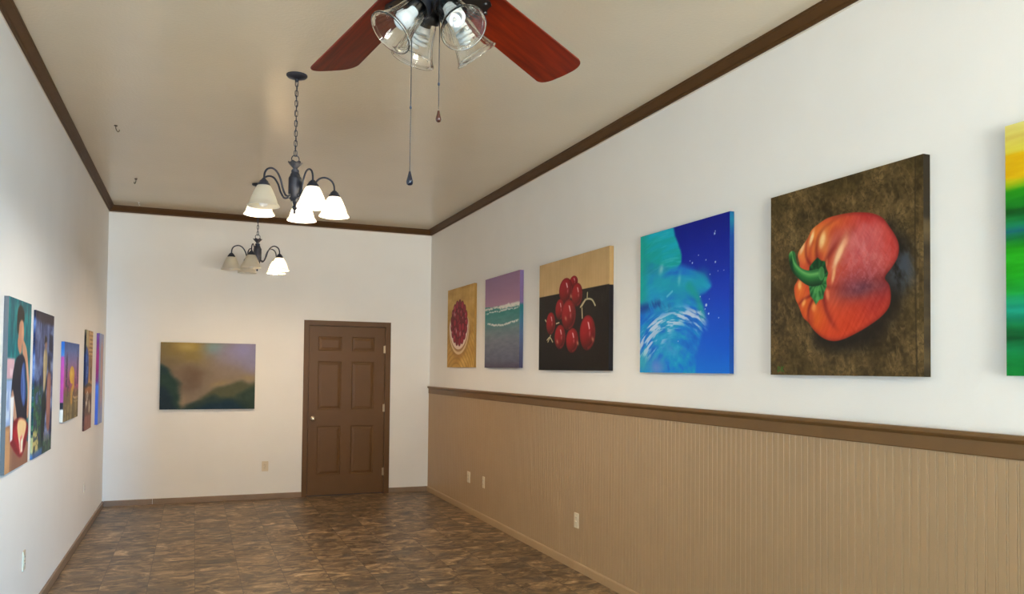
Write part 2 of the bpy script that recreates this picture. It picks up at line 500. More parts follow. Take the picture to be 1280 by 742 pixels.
# ------------------------------------------------------------------ outlets
def outlet():
    root = empty('wall_outlet', (0, 0, 0))
    bm = bmesh.new(); box(bm, -.036, .036, -.006, 0, -.058, .058)
    bmesh.ops.bevel(bm, geom=[e for e in bm.edges if any(v.co.y < -.003 for v in e.verts)], offset=.003, segments=2, affect='EDGES')
    obj('cover_plate', bm, M['ivory'], root)
    for s in (-1, 1):
        bm = bmesh.new(); box(bm, -.017, .017, -.0085, -.004, s*.0195-.014, s*.0195+.014); bevel_all(bm, .002)
        rc = obj('receptacle', bm, M['ivory'], root)
        for sx, hgt in ((-.0065, .0045), (.0065, .0035)):
            bm = bmesh.new(); box(bm, sx-.0012, sx+.0012, -.009, -.0082, s*.0195+.002-hgt, s*.0195+.002+hgt)
            obj('slot', bm, M['slot'], rc)
    bm = bmesh.new(); lathe(bm, [(0, 0), (.004, 0), (.003, .0012), (0, .0015)], 12, Matrix.Translation((0, -.006, 0)) @ Matrix.Rotation(R(90), 4, 'X'))
    obj('screw', bm, M['nickel'], root)
    return root
proto = outlet()
OUT = [((-1.973, 0, .378), 0, 'beige duplex outlet low on the back wall, left of the brown door', 1),
       ((-.0095, -1.60, .379), -90, 'ivory outlet on the tan beadboard, nearest to the back corner', 1.25),
       ((-.0095, -2.07, .386), -90, 'narrow ivory outlet on the beadboard, middle of the three', .85),
       ((-.0095, -4.17, .379), -90, 'ivory outlet on the beadboard above the baseboard seam', 1),
       ((-W, -4.31, .395), 90, 'white outlet low on the left wall, nearer to the camera', 1),
       ((-W, -1.61, .43), 90, 'small white outlet low on the left wall near the back corner', .75)]
for i, (loc, rz, lab, sx) in enumerate(OUT):
    o = proto if i == 0 else copy_tree(proto)
    o.location = loc; o.rotation_euler = (0, 0, R(rz)); o.scale = (sx, 1, sx if sx < .8 else 1)
    o['label'] = lab; o['category'] = 'outlet'; o['group'] = 'wall outlets around the room'

# ------------------------------------------------------------------ ceiling hooks
def hook(loc, rot, lab, mat, s=1):
    bm = bmesh.new()
    lathe(bm, [(0, 0), (.010*s, 0), (.010*s, -.003*s), (.003*s, -.006*s), (0, -.006*s)], 14)
    pts = [(0, 0, -.004), (0, 0, -.016), (.004, 0, -.026), (.012, 0, -.034), (.020, 0, -.030), (.022, 0, -.020)]
    tube(bm, [Vector(p)*s for p in catmull(pts, 5)], .0022*s, 8)
    o = obj('ceiling_hook', bm, mat, None, True)
    o.location = loc; o.rotation_euler = (0, 0, rot)
    o['label'] = lab; o['category'] = 'hook'; o['group'] = 'hooks in the ceiling'
hook((-3.332, -3.232, H), .6, 'small bent dark hook in the ceiling, farthest from the back wall', M['hook'], 1.25)
hook((-3.307, -1.471, H), 2.2, 'small dark hook in the ceiling, second from the back wall', M['hook'], 1.3)
hook((-3.352, -.30, H), 1.0, 'tiny white hook in the ceiling close to the back wall crown', M['white_plastic'], .9)

# ------------------------------------------------------------------ chandeliers
def chandelier(loc, phis, lit, lit_m, label):
    """loc: point on the ceiling; phis: arm directions (world angle); lit: which arms burn"""
    root = empty('chandelier', loc, label, 'chandelier', 'five-arm chandeliers')
    Z = lambda z: z-H
    bm = bmesh.new(); lathe(bm, [(0, 0), (.062, 0), (.062, -.006), (.055, -.014), (.030, -.022), (.012, -.027), (.010, -.040), (0, -.042)], 36)
    obj('canopy', bm, M['bronze'], root, True)
    bm = bmesh.new(); z0, z1 = -.036, Z(2.800); n = 15
    pitch = (z0-z1)/n
    for k in range(n):
        zc = z0-pitch*(k+.5); hl = pitch*.5+.0035; wd = .0085
        lp = []
        for t in range(16):
            a = 2*PI*t/16
            x = wd*math.cos(a); z = (hl-wd)*(1 if math.sin(a) >= 0 else -1)*(1 if abs(math.sin(a)) > 1e-6 else 0) + wd*math.sin(a)
            lp.append((x, 0, zc+z) if k % 2 == 0 else (0, x, zc+z))
        tube(bm, lp, .0022, 6, True)
    tube(bm, [(.004*math.sin(z*60), .004*math.cos(z*60), z) for z in np.linspace(z0, z1, 40)], .0016, 6)
    obj('chain', bm, M['bronze'], root, True)
    bm = bmesh.new(); tube(bm, [(.022*math.cos(a), 0, Z(2.782)+.022*math.sin(a)) for a in np.linspace(0, 2*PI, 24, endpoint=False)], .003, 8, True)
    obj('hanging_loop', bm, M['bronze'], root, True)
    # fluted cup under the loop
    bm = bmesh.new(); vs = lathe(bm, [(0, Z(2.748)), (.020, Z(2.752)), (.040, Z(2.762)), (.041, Z(2.757)), (.026, Z(2.740)), (.014, Z(2.726)), (.012, Z(2.716)), (0, Z(2.715))], 48)
    for v in vs:
        r = math.hypot(v.co.x, v.co.y)
        if r > .018:
            a = math.atan2(v.co.y, v.co.x); v.co.z += .004*math.cos(6*a)*(r/.04); s = 1+.05*math.cos(6*a); v.co.x *= s; v.co.y *= s
    obj('flared_cup', bm, M['bronze'], root, True)
    bm = bmesh.new()
    lathe(bm, [(0, Z(2.722)), (.013, Z(2.722)), (.022, Z(2.714)), (.023, Z(2.704)), (.021, Z(2.700)), (.026, Z(2.692)), (.029, Z(2.684)), (.030, Z(2.678)), (.037, Z(2.668)), (.038, Z(2.660)), (.038, Z(2.560)), (.036, Z(2.548)), (.030, Z(2.538)), (.024, Z(2.532)), (.023, Z(2.525)), (0, Z(2.524))], 36)
    obj('body', bm, M['bronze'], root, True)
    bm = bmesh.new()
    lathe(bm, [(0, Z(2.526)), (.018, Z(2.526)), (.014, Z(2.512)), (.009, Z(2.502)), (.014, Z(2.494)), (.016, Z(2.486)), (.011, Z(2.478)), (.005, Z(2.471)), (.008, Z(2.463)), (.005, Z(2.454)), (0, Z(2.450))], 24)
    obj('finial', bm, M['bronze'], root, True)
    for a, on in zip(phis, lit):
        ca, sa = math.cos(a), math.sin(a)
        bm = bmesh.new()
        pts = [(.030, 2.560), (.050, 2.549), (.074, 2.553), (.096, 2.590), (.112, 2.635), (.140, 2.674), (.176, 2.687), (.212, 2.674), (.231, 2.645), (.235, 2.600)]
        tube(bm, [(r*ca, r*sa, Z(z)) for r, z in catmull(pts, 6)], .0058, 10)
        arm = obj('arm', bm, M['bronze'], root, True)
        mt = Matrix.Translation((.235*ca, .235*sa, 0))
        bm = bmesh.new(); lathe(bm, [(0, Z(2.612)), (.012, Z(2.612)), (.016, Z(2.606)), (.024, Z(2.600)), (.026, Z(2.592)), (.033, Z(2.586)), (.035, Z(2.576)), (.035, Z(2.570)), (.030, Z(2.570)), (.014, Z(2.574)), (.014, Z(2.548)), (0, Z(2.548))], 28, mt)
        obj('shade_holder', bm, M['bronze'], arm, True)
        bm = bmesh.new()
        out = [(.030, 2.577), (.038, 2.571), (.047, 2.555), (.057, 2.534), (.067, 2.510), (.0745, 2.488), (.0775, 2.476), (.081, 2.471), (.088, 2.461), (.091, 2.454)]
        inn = [(.0885, 2.4545), (.0855, 2.4615), (.0785, 2.472), (.075, 2.477), (.072, 2.489), (.0645, 2.511), (.0545, 2.535), (.0445, 2.554), (.036, 2.568), (.029, 2.574)]
        lathe(bm, [(r, Z(z)) for r, z in out+inn], 40, mt, close=True)
        obj('shade', bm, M['shade'], arm, True)
        bm = bmesh.new(); lathe(bm, [(0, Z(2.452)), (.012, Z(2.4535)), (.022, Z(2.460)), (.028, Z(2.472)), (.029, Z(2.486)), (.024, Z(2.506)), (.015, Z(2.526)), (.013, Z(2.550)), (0, Z(2.550))], 24, mt)
        bl = obj('bulb', bm, lit_m if on else M['white_bulb'], arm, True)
        if on: bl['label'] = 'lit bulb'
    return root

def dirs(loc, degs):
    """angles measured from the direction towards the camera, positive to the viewer's right"""
    t = Vector((CAM.x-loc[0], CAM.y-loc[1])); b = math.atan2(t.y, t.x)
    return [b + R(d) for d in degs]
C1 = (-2.226, -4.79, H); C2 = (-2.222, -1.72, H)
chandelier(C1, dirs(C1, (169, 97, 25, -47, -119)), (1, 1, 1, 0, 1), M['cool_lit'], 'dark bronze five-arm chandelier with bright bluish-white shades, nearer to the camera')
chandelier(C2, dirs(C2, (-13, -85, 59, 131, -157)), (0, 0, 1, 1, 0), M['warm_lit'], 'dark bronze five-arm chandelier with two warm lit shades, near the back wall')

# ------------------------------------------------------------------ ceiling fan
def spiral_cfl(bm, r=.021, z0=0.0, z1=-.045, turns=3.2):
    n = 96; pts = []
    for k in range(n+1):
        t = k/n; a = t*turns*2*PI
        pts.append((r*math.cos(a), r*math.sin(a), z0+(z1-z0)*t))
    a = turns*2*PI
    for k in range(1, 15):          # the tube closes over the end in a tight S
        t = k/14; rr = r*(1-1.75*t)
        pts.append((rr*math.cos(a+1.9*t), rr*math.sin(a+1.9*t), z1-.006*math.sin(PI*min(1, t*1.1)*.5)))
    tube(bm, pts, .0047, 10)

def fan():
    HX, HY, BZ = -2.254, -7.838, 2.492
    root = empty('ceiling_fan', (HX, HY, H), 'ceiling fan with cherry wood blades and four clear bell glass shades', 'ceiling fan')
    Z = lambda z: z-H
    bm = bmesh.new(); lathe(bm, [(0, 0), (.075, 0), (.075, -.012), (.068, -.035), (.045, -.058), (.020, -.066), (0, -.066)], 36); obj('canopy', bm, M['black'], root, True)
    bm = bmesh.new(); lathe(bm, [(0, -.06), (.0125, -.06), (.0125, Z(2.64)), (0, Z(2.64))], 20); obj('downrod', bm, M['black'], root, True)
    bm = bmesh.new(); lathe(bm, [(0, Z(2.665)), (.03, Z(2.665)), (.035, Z(2.645)), (.09, Z(2.635)), (.125, Z(2.61)), (.132, Z(2.58)), (.128, Z(2.545)), (.105, Z(2.522)), (.075, Z(2.512)), (.06, Z(2.505)), (0, Z(2.505))], 48); obj('motor_housing', bm, M['black'], root, True)
    bm = bmesh.new(); lathe(bm, [(0, Z(2.51)), (.056, Z(2.51)), (.058, Z(2.49)), (.058, Z(2.445)), (.050, Z(2.432)), (.030, Z(2.424)), (.012, Z(2.416)), (.008, Z(2.406)), (0, Z(2.402))], 36); obj('switch_housing', bm, M['black'], root, True)
    # blades: six, 60 degrees apart
    R0, R1, WR, WT, th = .165, .762, .126, .158, .006
    for k in range(6):
        az = R(39.2) + k*R(60) + (R(1.0) if k == 0 else 0)
        out = [(R0, -WR/2+.012), (R0+.012, -WR/2)]
        # ccw side (+y) ends in a slightly tighter corner than the other
        out += [(R1-.045, -WT/2)] + [(R1-.045+.045*math.sin(a), -WT/2+.045*(1-math.cos(a))) for a in np.linspace(.25, PI/2, 6)]
        out += [(R1+.004, 0)]
        out += [(R1-.04+.04*math.cos(a), WT/2-.04+.04*math.sin(a)) for a in np.linspace(0, PI/2, 6)]
        out += [(R0+.012, WR/2), (R0, WR/2-.012)]
        bm = bmesh.new()
        lo = [bm.verts.new((x, y, -th/2)) for x, y in out]; hi = [bm.verts.new((x, y, th/2)) for x, y in out]
        bm.faces.new(lo[::-1]); bm.faces.new(hi)
        for i in range(len(out)):
            j = (i+1) % len(out); bm.faces.new((lo[i], lo[j], hi[j], hi[i]))
        bmesh.ops.bevel(bm, geom=[e for e in bm.edges if abs(e.verts[0].co.z-e.verts[1].co.z) < 1e-6], offset=.0015, segments=1, affect='EDGES')
        b = obj('blade', bm, M['cherry'], root)
        b.matrix_local = Matrix.Translation((0, 0, Z(BZ))) @ Matrix.Rotation(az, 4, 'Z') @ Matrix.Rotation(R(-14.3), 4, 'X')
        # bracket: forked iron from the motor onto the blade
        bm = bmesh.new()
        sh = [(.075, -.016), (.15, -.012), (.18, -.026), (.215, -.036), (.235, -.030), (.242, -.012), (.262, 0), (.242, .012), (.235, .030), (.215, .036), (.18, .026), (.15, .012), (.075, .016)]
        lo = [bm.verts.new((x, y, -.0075 + (.022 if x < .1 else 0))) for x, y in sh]; hi = [bm.verts.new((x, y, -.0035 + (.022 if x < .1 else 0))) for x, y in sh]
        bm.faces.new(lo[::-1]); bm.faces.new(hi)
        for i in range(len(sh)):
            j = (i+1) % len(sh); bm.faces.new((lo[i], lo[j], hi[j], hi[i]))
        for x, y in ((.215, -.022), (.215, .022), (.248, 0)):
            lathe(bm, [(0, -.0075), (.006, -.0075), (.004, -.011), (0, -.0115)], 10, Matrix.Translation((x, y, 0)))
        obj('blade_bracket', bm, M['black'], b, True)
    # light kit
    KO = Vector((.0095, -.0025, 0))
    for i, a in enumerate(dirs((HX, HY), (32, -64, 119, -151))):
        d = Vector((math.cos(a), math.sin(a), 0))
        nk = KO + d*.046 + Vector((0, 0, Z(2.389))); mo = KO + d*.117 + Vector((0, 0, Z(2.308)))
        ax = (mo-nk).normalized(); L = (mo-nk).length
        q = Vector((0, 0, -1)).rotation_difference(ax).to_matrix().to_4x4()
        mt = Matrix.Translation(nk) @ q      # local -z runs from the neck to the mouth
        bm = bmesh.new()
        p0 = d*.030 + Vector((0, 0, Z(2.455))); 
        tube(bm, catmull([p0, d*.046+Vector((0, 0, Z(2.446))), d*.052+Vector((0, 0, Z(2.43))), nk - ax*.02], 5), .009, 10)
        lathe(bm, [(0, .034), (.014, .032), (.022, .022), (.031, .014), (.033, .004), (.033, -.006), (.030, -.006), (.028, .004), (.017, .004), (.017, -.020), (0, -.020)], 28, mt)
        ft = obj('light_fitter', bm, M['black'], root, True)
        bm = bmesh.new()
        prof = [(.0275, 0), (.029, -.010), (.031, -.022), (.033, -.040), (.036, -.058), (.041, -.076), (.047, -.092), (.0522, -L+.006), (.0548, -L+.0035), (.0562, -L+.0014), (.0560, -L-.0008), (.0542, -L-.0018), (.0524, -L-.0008)]
        inn = [(r-.0028, z) for r, z in prof[:-5][::-1]]
        inn.insert(0, (.0502, -L+.006))
        vs = lathe(bm, prof+inn, 64, None, close=True)
        for v in vs:   # shallow vertical ribs
            r = math.hypot(v.co.x, v.co.y); aa = math.atan2(v.co.y, v.co.x)
            s = 1+.016*math.cos(20*aa)*min(1, max(0, (-v.co.z-.008)/.03))*min(1, max(0, (v.co.z+L-.002)/.015))
            v.co.x *= s; v.co.y *= s
        bmesh.ops.transform(bm, matrix=mt, verts=vs)
        obj('glass_shade', bm, M['glass'], ft, True)
        bm = bmesh.new()
        if i == 1:
            lathe(bm, [(0, -.078), (.009, -.077), (.017, -.073), (.0225, -.064), (.023, -.055), (.020, -.044), (.014, -.034), (.013, -.016), (0, -.016)], 28, mt)
            obj('bulb', bm, M['white_bulb'], ft, True)['label'] = 'round white bulb'
        else:
            spiral_cfl(bm, .0175, -.040, -.070, 2.6)
            lathe(bm, [(0, -.016), (.013, -.016), (.0175, -.024), (.0185, -.034), (.0, -.036)], 24)
            bmesh.ops.transform(bm, matrix=mt, verts=bm.verts)
            obj('bulb', bm, M['white_bulb'], ft, True)['label'] = 'white spiral bulb'
        bm = bmesh.new(); lathe(bm, [(.0145, -.004), (.0145, -.019), (.013, -.019), (.013, -.004)], 20, mt, close=True)
        obj('socket', bm, M['brass'], ft, True)
    # pull chains
    for a, r, zt, zj, zb, fm in ((-88, .0575, 2.445, 2.152, 1.966, 'fob_blue'), (8, .0575, 2.445, 2.192, 2.103, 'fob_wood')):
        an = dirs((HX, HY), (a,))[0]; x, y = KO.x+r*math.cos(an), KO.y+r*math.sin(an)
        bm = bmesh.new()
        tube(bm, [(x*.9, y*.9, Z(zt)), (x, y, Z(zt)-.006), (x, y, Z(zj))], .0011, 6)
        z = zt-.01
        while z > zb+.035:
            lathe(bm, [(0, .0016), (.0014, .0007), (.0014, -.0007), (0, -.0016)], 6, Matrix.Translation((x, y, Z(z)))); z -= .0042
        tube(bm, [(x, y, Z(zj)), (x, y, Z(zb)+.03)], .0007, 6)
        pc = obj('pull_chain', bm, M['chain'], root, True)
        bm = bmesh.new(); lathe(bm, [(0, .005), (.0022, .003), (.003, 0), (.0022, -.003), (0, -.005)], 12, Matrix.Translation((x, y, Z(zj)))); obj('chain_connector', bm, M['bronze'], pc, True)
        h = .034 if fm == 'fob_blue' else .027; wd = .0082 if fm == 'fob_blue' else .0068
        bm = bmesh.new(); lathe(bm, [(0, h), (.0022, h*.98), (.003, h*.86), (wd*.62, h*.62), (wd*.95, h*.32), (wd, h*.2), (wd*.8, h*.06), (wd*.4, 0), (0, 0)], 20, Matrix.Translation((x, y, Z(zb)))); 
        fb = obj('pull_fob', bm, M[fm], pc, True)
        fb['label'] = 'dark navy teardrop fob' if fm == 'fob_blue' else 'copper brown teardrop fob'
fan()
# ------------------------------------------------------------------ paintings: pigment computed per canvas point
def sm(x, a, b):
    t = np.clip((x-a)/(b-a), 0, 1); return t*t*(3-2*t)

def vnoise(x, y, seed):
    rs = np.random.RandomState(seed); g = rs.rand(64, 64)
    xi, yi = np.floor(x).astype(int), np.floor(y).astype(int); fx, fy = x-xi, y-yi
    fx = fx*fx*(3-2*fx); fy = fy*fy*(3-2*fy)
    G = lambda i, j: g[i % 64, j % 64]
    return (G(xi, yi)*(1-fx)+G(xi+1, yi)*fx)*(1-fy)+(G(xi, yi+1)*(1-fx)+G(xi+1, yi+1)*fx)*fy

def fbm(U, V, sx, sy=None, octs=4, seed=1):
    sy = sx if sy is None else sy
    t = 0; a = .5; n = 0
    for k in range(octs):
        t = t + a*vnoise(U*sx*2**k+k*7.3, V*sy*2**k+k*3.1, seed+k); n += a; a *= .5
    return t/n

def mix(c, col, m):
    col = np.asarray(col, float)
    return c + (col-c)*np.clip(m, 0, 1)[..., None]

def ramp(t, stops):
    xs = [q[0] for q in stops]
    return np.stack([np.interp(t, xs, [q[1][k] for q in stops]) for k in range(3)], -1)

def seg_dist(U, V, pts, closed=False):
    P = [np.asarray(p, float) for p in pts]
    if closed: P = P+[P[0]]
    best = np.full(U.shape, 1e9)
    for a, b in zip(P, P[1:]):
        d = b-a; L2 = max(float(d@d), 1e-12)
        t = np.clip(((U-a[0])*d[0]+(V-a[1])*d[1])/L2, 0, 1)
        best = np.minimum(best, (U-a[0]-t*d[0])**2+(V-a[1]-t*d[1])**2)
    return np.sqrt(best)

def sdf(U, V, pts):
    d = seg_dist(U, V, pts, True); ins = np.zeros(U.shape, bool); n = len(pts)
    for i in range(n):
        (x0, y0), (x1, y1) = pts[i], pts[(i+1) % n]
        c = ((y0 > V) != (y1 > V)); den = (y1-y0) if abs(y1-y0) > 1e-12 else 1e-12
        ins ^= c & (U < (x1-x0)*(V-y0)/den+x0)
    return np.where(ins, -d, d)

def poly(U, V, pts, soft=.006, smooth=0, closed=True):
    if smooth: pts = catmull(pts, smooth, True)
    return 1-sm(sdf(U, V, pts), -soft, soft)

def stroke(U, V, pts, wd, soft=None, smooth=5):
    if smooth and len(pts) > 2: pts = catmull(pts, smooth)
    soft = wd*.5 if soft is None else soft
    return 1-sm(seg_dist(U, V, pts), max(wd-soft, 0), wd+soft)

def blob(U, V, c, r, rot=0):
    ca, sa = math.cos(R(rot)), math.sin(R(rot)); x, y = U-c[0], V-c[1]
    return np.exp(-(((x*ca+y*sa)/r[0])**2+((-x*sa+y*ca)/r[1])**2))

def crease(U, V, pts, w0, w1, k0, k1):
    """tapering soft line: width and strength run from the first to the last point"""
    P = catmull(pts, 5); n = len(P)-1; best = np.zeros(U.shape)
    for i, (a, b) in enumerate(zip(P, P[1:])):
        d = b-a; L2 = max(float(d@d), 1e-12); t = np.clip(((U-a[0])*d[0]+(V-a[1])*d[1])/L2, 0, 1)
        q = (i+t)/n; dd = (U-a[0]-t*d[0])**2+(V-a[1]-t*d[1])**2
        best = np.maximum(best, (k0+(k1-k0)*q)*np.exp(-dd/(w0+(w1-w0)*q)**2))
    return best

def paint_tart(U, V):
    n = fbm(U, V, 5, 5, 4, 3)
    rr = np.hypot(U-.35, (V+.35)*1.0)+.03*n
    lines = .5+.5*np.sin(rr*95)
    c = ramp(.55*n+.45*fbm(U, V, 3, 14, 3, 9), [(.25, (178, 134, 58)), (.5, (202, 158, 78)), (.75, (220, 180, 102))])
    c = mix(c, (150, 108, 48), .38*(lines > .72)*sm(.55-V, -.3, .5))
    c = mix(c, (160, 112, 50), .25*(1-sm(np.abs(np.sin((U+.1*n)*26)), 0, .3))*sm(V, .3, .9))
    # bowl: rings under the fruit
    e = lambda cx, cy, rx, ry: np.sqrt(((U-cx)/rx)**2+((V-cy)/ry)**2)
    c = mix(c, (158, 112, 62), .5*(1-sm(e(.46, .49, .41, .37), .95, 1.08))*sm(.6-V, 0, .2))
    c = mix(c, (226, 198, 152), (1-sm(e(.45, .50, .385, .345), .97, 1.0))*sm(.62-V, 0, .1))
    c = mix(c, (176, 132, 88), (1-sm(e(.45, .515, .36, .325), .97, 1.0))*sm(.62-V, 0, .1))
    c = mix(c, (238, 214, 196), (1-sm(e(.445, .53, .355, .31), .97, 1.0))*sm(.64-V, 0, .1))
    rs = np.random.RandomState(4)
    body = 1-sm(e(.452, .555, .285, .245), .96, 1.02)
    c = mix(c, (116, 26, 40), body)
    spots = []
    for k in range(17):
        a = 2*PI*k/17; spots.append((.452+.27*math.cos(a), .555+.235*math.sin(a)))
    for k in range(9):
        a = 2*PI*k/9+.3; spots.append((.452+.16*math.cos(a), .555+.14*math.sin(a)))
    spots += [(.45, .56), (.41, .62), (.49, .5)]
    for x, y in spots:
        rx, ry = .058, .060
        ee = np.sqrt(((U-x)/rx)**2+((V-y)/ry)**2)
        col = np.array((146, 34, 50))*(.8+.4*rs.rand())
        c = mix(c, (90, 16, 30), .8*(1-sm(ee, .95, 1.05)))
        c = mix(c, col, 1-sm(ee, .6, .95))
        if rs.rand() > .45: c = mix(c, (214, 124, 134), .7*(1-sm(np.sqrt(((U-x+.02)/.016)**2+((V-y-.015)/.022)**2), .5, 1)))
    for p in ((.275, .674), (.353, .456), (.495, .415)):
        c = mix(c, (232, 176, 180), .85*blob(U, V, p, (.02, .032)))
    return c
def edge_tart(side, t): return np.tile(np.array((172, 130, 66), float), (len(t), 1))

def paint_sea(U, V):
    n = fbm(U, V, 4, 24, 4, 11); n2 = fbm(U, V, 9, 40, 4, 23)
    c = ramp(V+.03*(n-.5), [(0, (82, 74, 92)), (.08, (100, 102, 120)), (.3, (122, 128, 140)), (.42, (112, 136, 140)), (.5, (84, 140, 138)), (.6, (60, 136, 130)), (.66, (84, 150, 142)), (.672, (84, 150, 142)),
                             (.676, (178, 134, 158)), (.8, (166, 126, 156)), (1, (152, 118, 152))])
    sky = V > .674
    c = np.where(sky[..., None], c+6*(n-.5)[..., None], c+np.array((26, 22, 20))*(n2-.5)[..., None])
    # foam lines
    def foam(y, a, th, u0, u1, seed, amt=1):
        yy = y(U)+.012*(fbm(U, V*0, 14, 1, 3, seed)-.5)*2
        ns = fbm(U, V, 40, 60, 3, seed+5)
        return amt*(1-sm(np.abs(V-yy), th*.3, th))*sm(U, u0, u0+.05)*(1-sm(U, u1-.02, u1+.02))*sm(ns+.25*a, .42, .58)
    c = mix(c, (226, 222, 214), foam(lambda u: .655+.004*np.sin(u*5), .5, .018, -.1, 1.1, 31))
    c = mix(c, (236, 230, 220), foam(lambda u: .655, .8, .034, .42, 1.1, 37))
    c = mix(c, (214, 220, 214), foam(lambda u: .612+.01*u, .3, .012, .0, 1.0, 41))
    c = mix(c, (224, 224, 218), foam(lambda u: .473+.012*np.sin(u*7+1), .7, .016, .06, .97, 47))
    c = mix(c, (44, 96, 100), .5*(1-sm(np.abs(V-.63), 0, .012))*sm(n2, .4, .6))
    return c
def edge_sea(side, t):
    return ramp(t, [(0, (66, 62, 88)), (.35, (80, 96, 126)), (.5, (62, 104, 124)), (.64, (34, 104, 106)), (.67, (124, 98, 136)), (1, (122, 98, 140))])

GR = [((.536, .772), .060, .055), ((.422, .71), .102, .114), ((.584, .655), .078, .104), ((.335, .55), .07, .096), ((.731, .317), .106, .15),
      ((.194, .432), .074, .106), ((.34, .30), .085, .112), ((.52, .262), .090, .110), ((.466, .489), .107, .138)]
def paint_grapes(U, V):
    n = fbm(U, V, 6, 6, 4, 51)
    c = np.empty(U.shape+(3,)); c[:] = (17, 13, 13)
    c = mix(c, (44, 38, 36), .7*sm(fbm(U, V, 14, 5, 4, 58), .45, .75)*sm(U, .45, 1)*sm(V, .25, .6))
    tan = np.array((203, 168, 116))+22*(n-.5)[..., None]+10*(fbm(U, V, 60, 3, 2, 3)-.5)[..., None]
    m = sm(V, .690, .698)
    c = c*(1-m[..., None])+tan*m[..., None]
    st = (206, 196, 160)
    for pts, wd in (([(.634, .543), (.679, .585), (.727, .603), (.788, .589), (.828, .539)], .011), ([(.723, .607), (.727, .657)], .008), ([(.654, .533), (.66, .446)], .009),
                    ([(.137, .281), (.181, .304), (.226, .26)], .009), ([(.15, .262), (.181, .304), (.205, .345)], .008), ([(.103, .472), (.134, .444)], .010), ([(.281, .425), (.324, .431)], .009), ([(.70, .60), (.65, .55)], .013)):
        c = mix(c, (150, 140, 100), stroke(U, V, pts, wd*.75)); c = mix(c, st, .9*stroke(U, V, pts, wd*.45))
    for k, ((x, y), rx, ry) in enumerate(GR):
        e = np.sqrt(((U-x)/rx)**2+((V-y)/ry)**2); m = 1-sm(e, .96, 1.02)
        s = ((V-y)/ry*.55-(U-x)/rx*.35)
        col = ramp(s-.35*e**3, [(-.9, (50, 4, 10)), (-.35, (108, 6, 16)), (.1, (150, 10, 24)), (.6, (172, 24, 36))])
        col = mix(col, (176, 44, 52), .45*np.exp(-((e-.86)/.08)**2)*(s < -.15)*(U > x))
        col = mix(col, (90, 8, 18), .5*sm(e, .8, 1))
        c = c*(1-m[..., None])+col*m[..., None]
        c = mix(c, (244, 214, 214), .95*poly(U, V, [(x-.10*rx+.1*rx, y+.62*ry), (x+.16*rx, y+.58*ry), (x+.30*rx, y+.22*ry), (x+.20*rx, y+.18*ry)], .006))
        c = mix(c, (216, 130, 130), .6*blob(U, V, (x+.28*rx, y-.05*ry), (.10*rx, .18*ry)))
    for p in ((.50, .65), (.425, .462), (.60, .235), (.30, .26), (.80, .26)):
        c = mix(c, (206, 150, 110), .75*blob(U, V, p, (.014, .022), 30))
    return c
def edge_grapes(side, t):
    a = np.tile(np.array((26, 22, 26), float), (len(t), 1))
    if side == 'top': a[:] = (166, 132, 84)
    elif side in ('right', 'left'): a[t > .69] = (172, 138, 90)
    return a

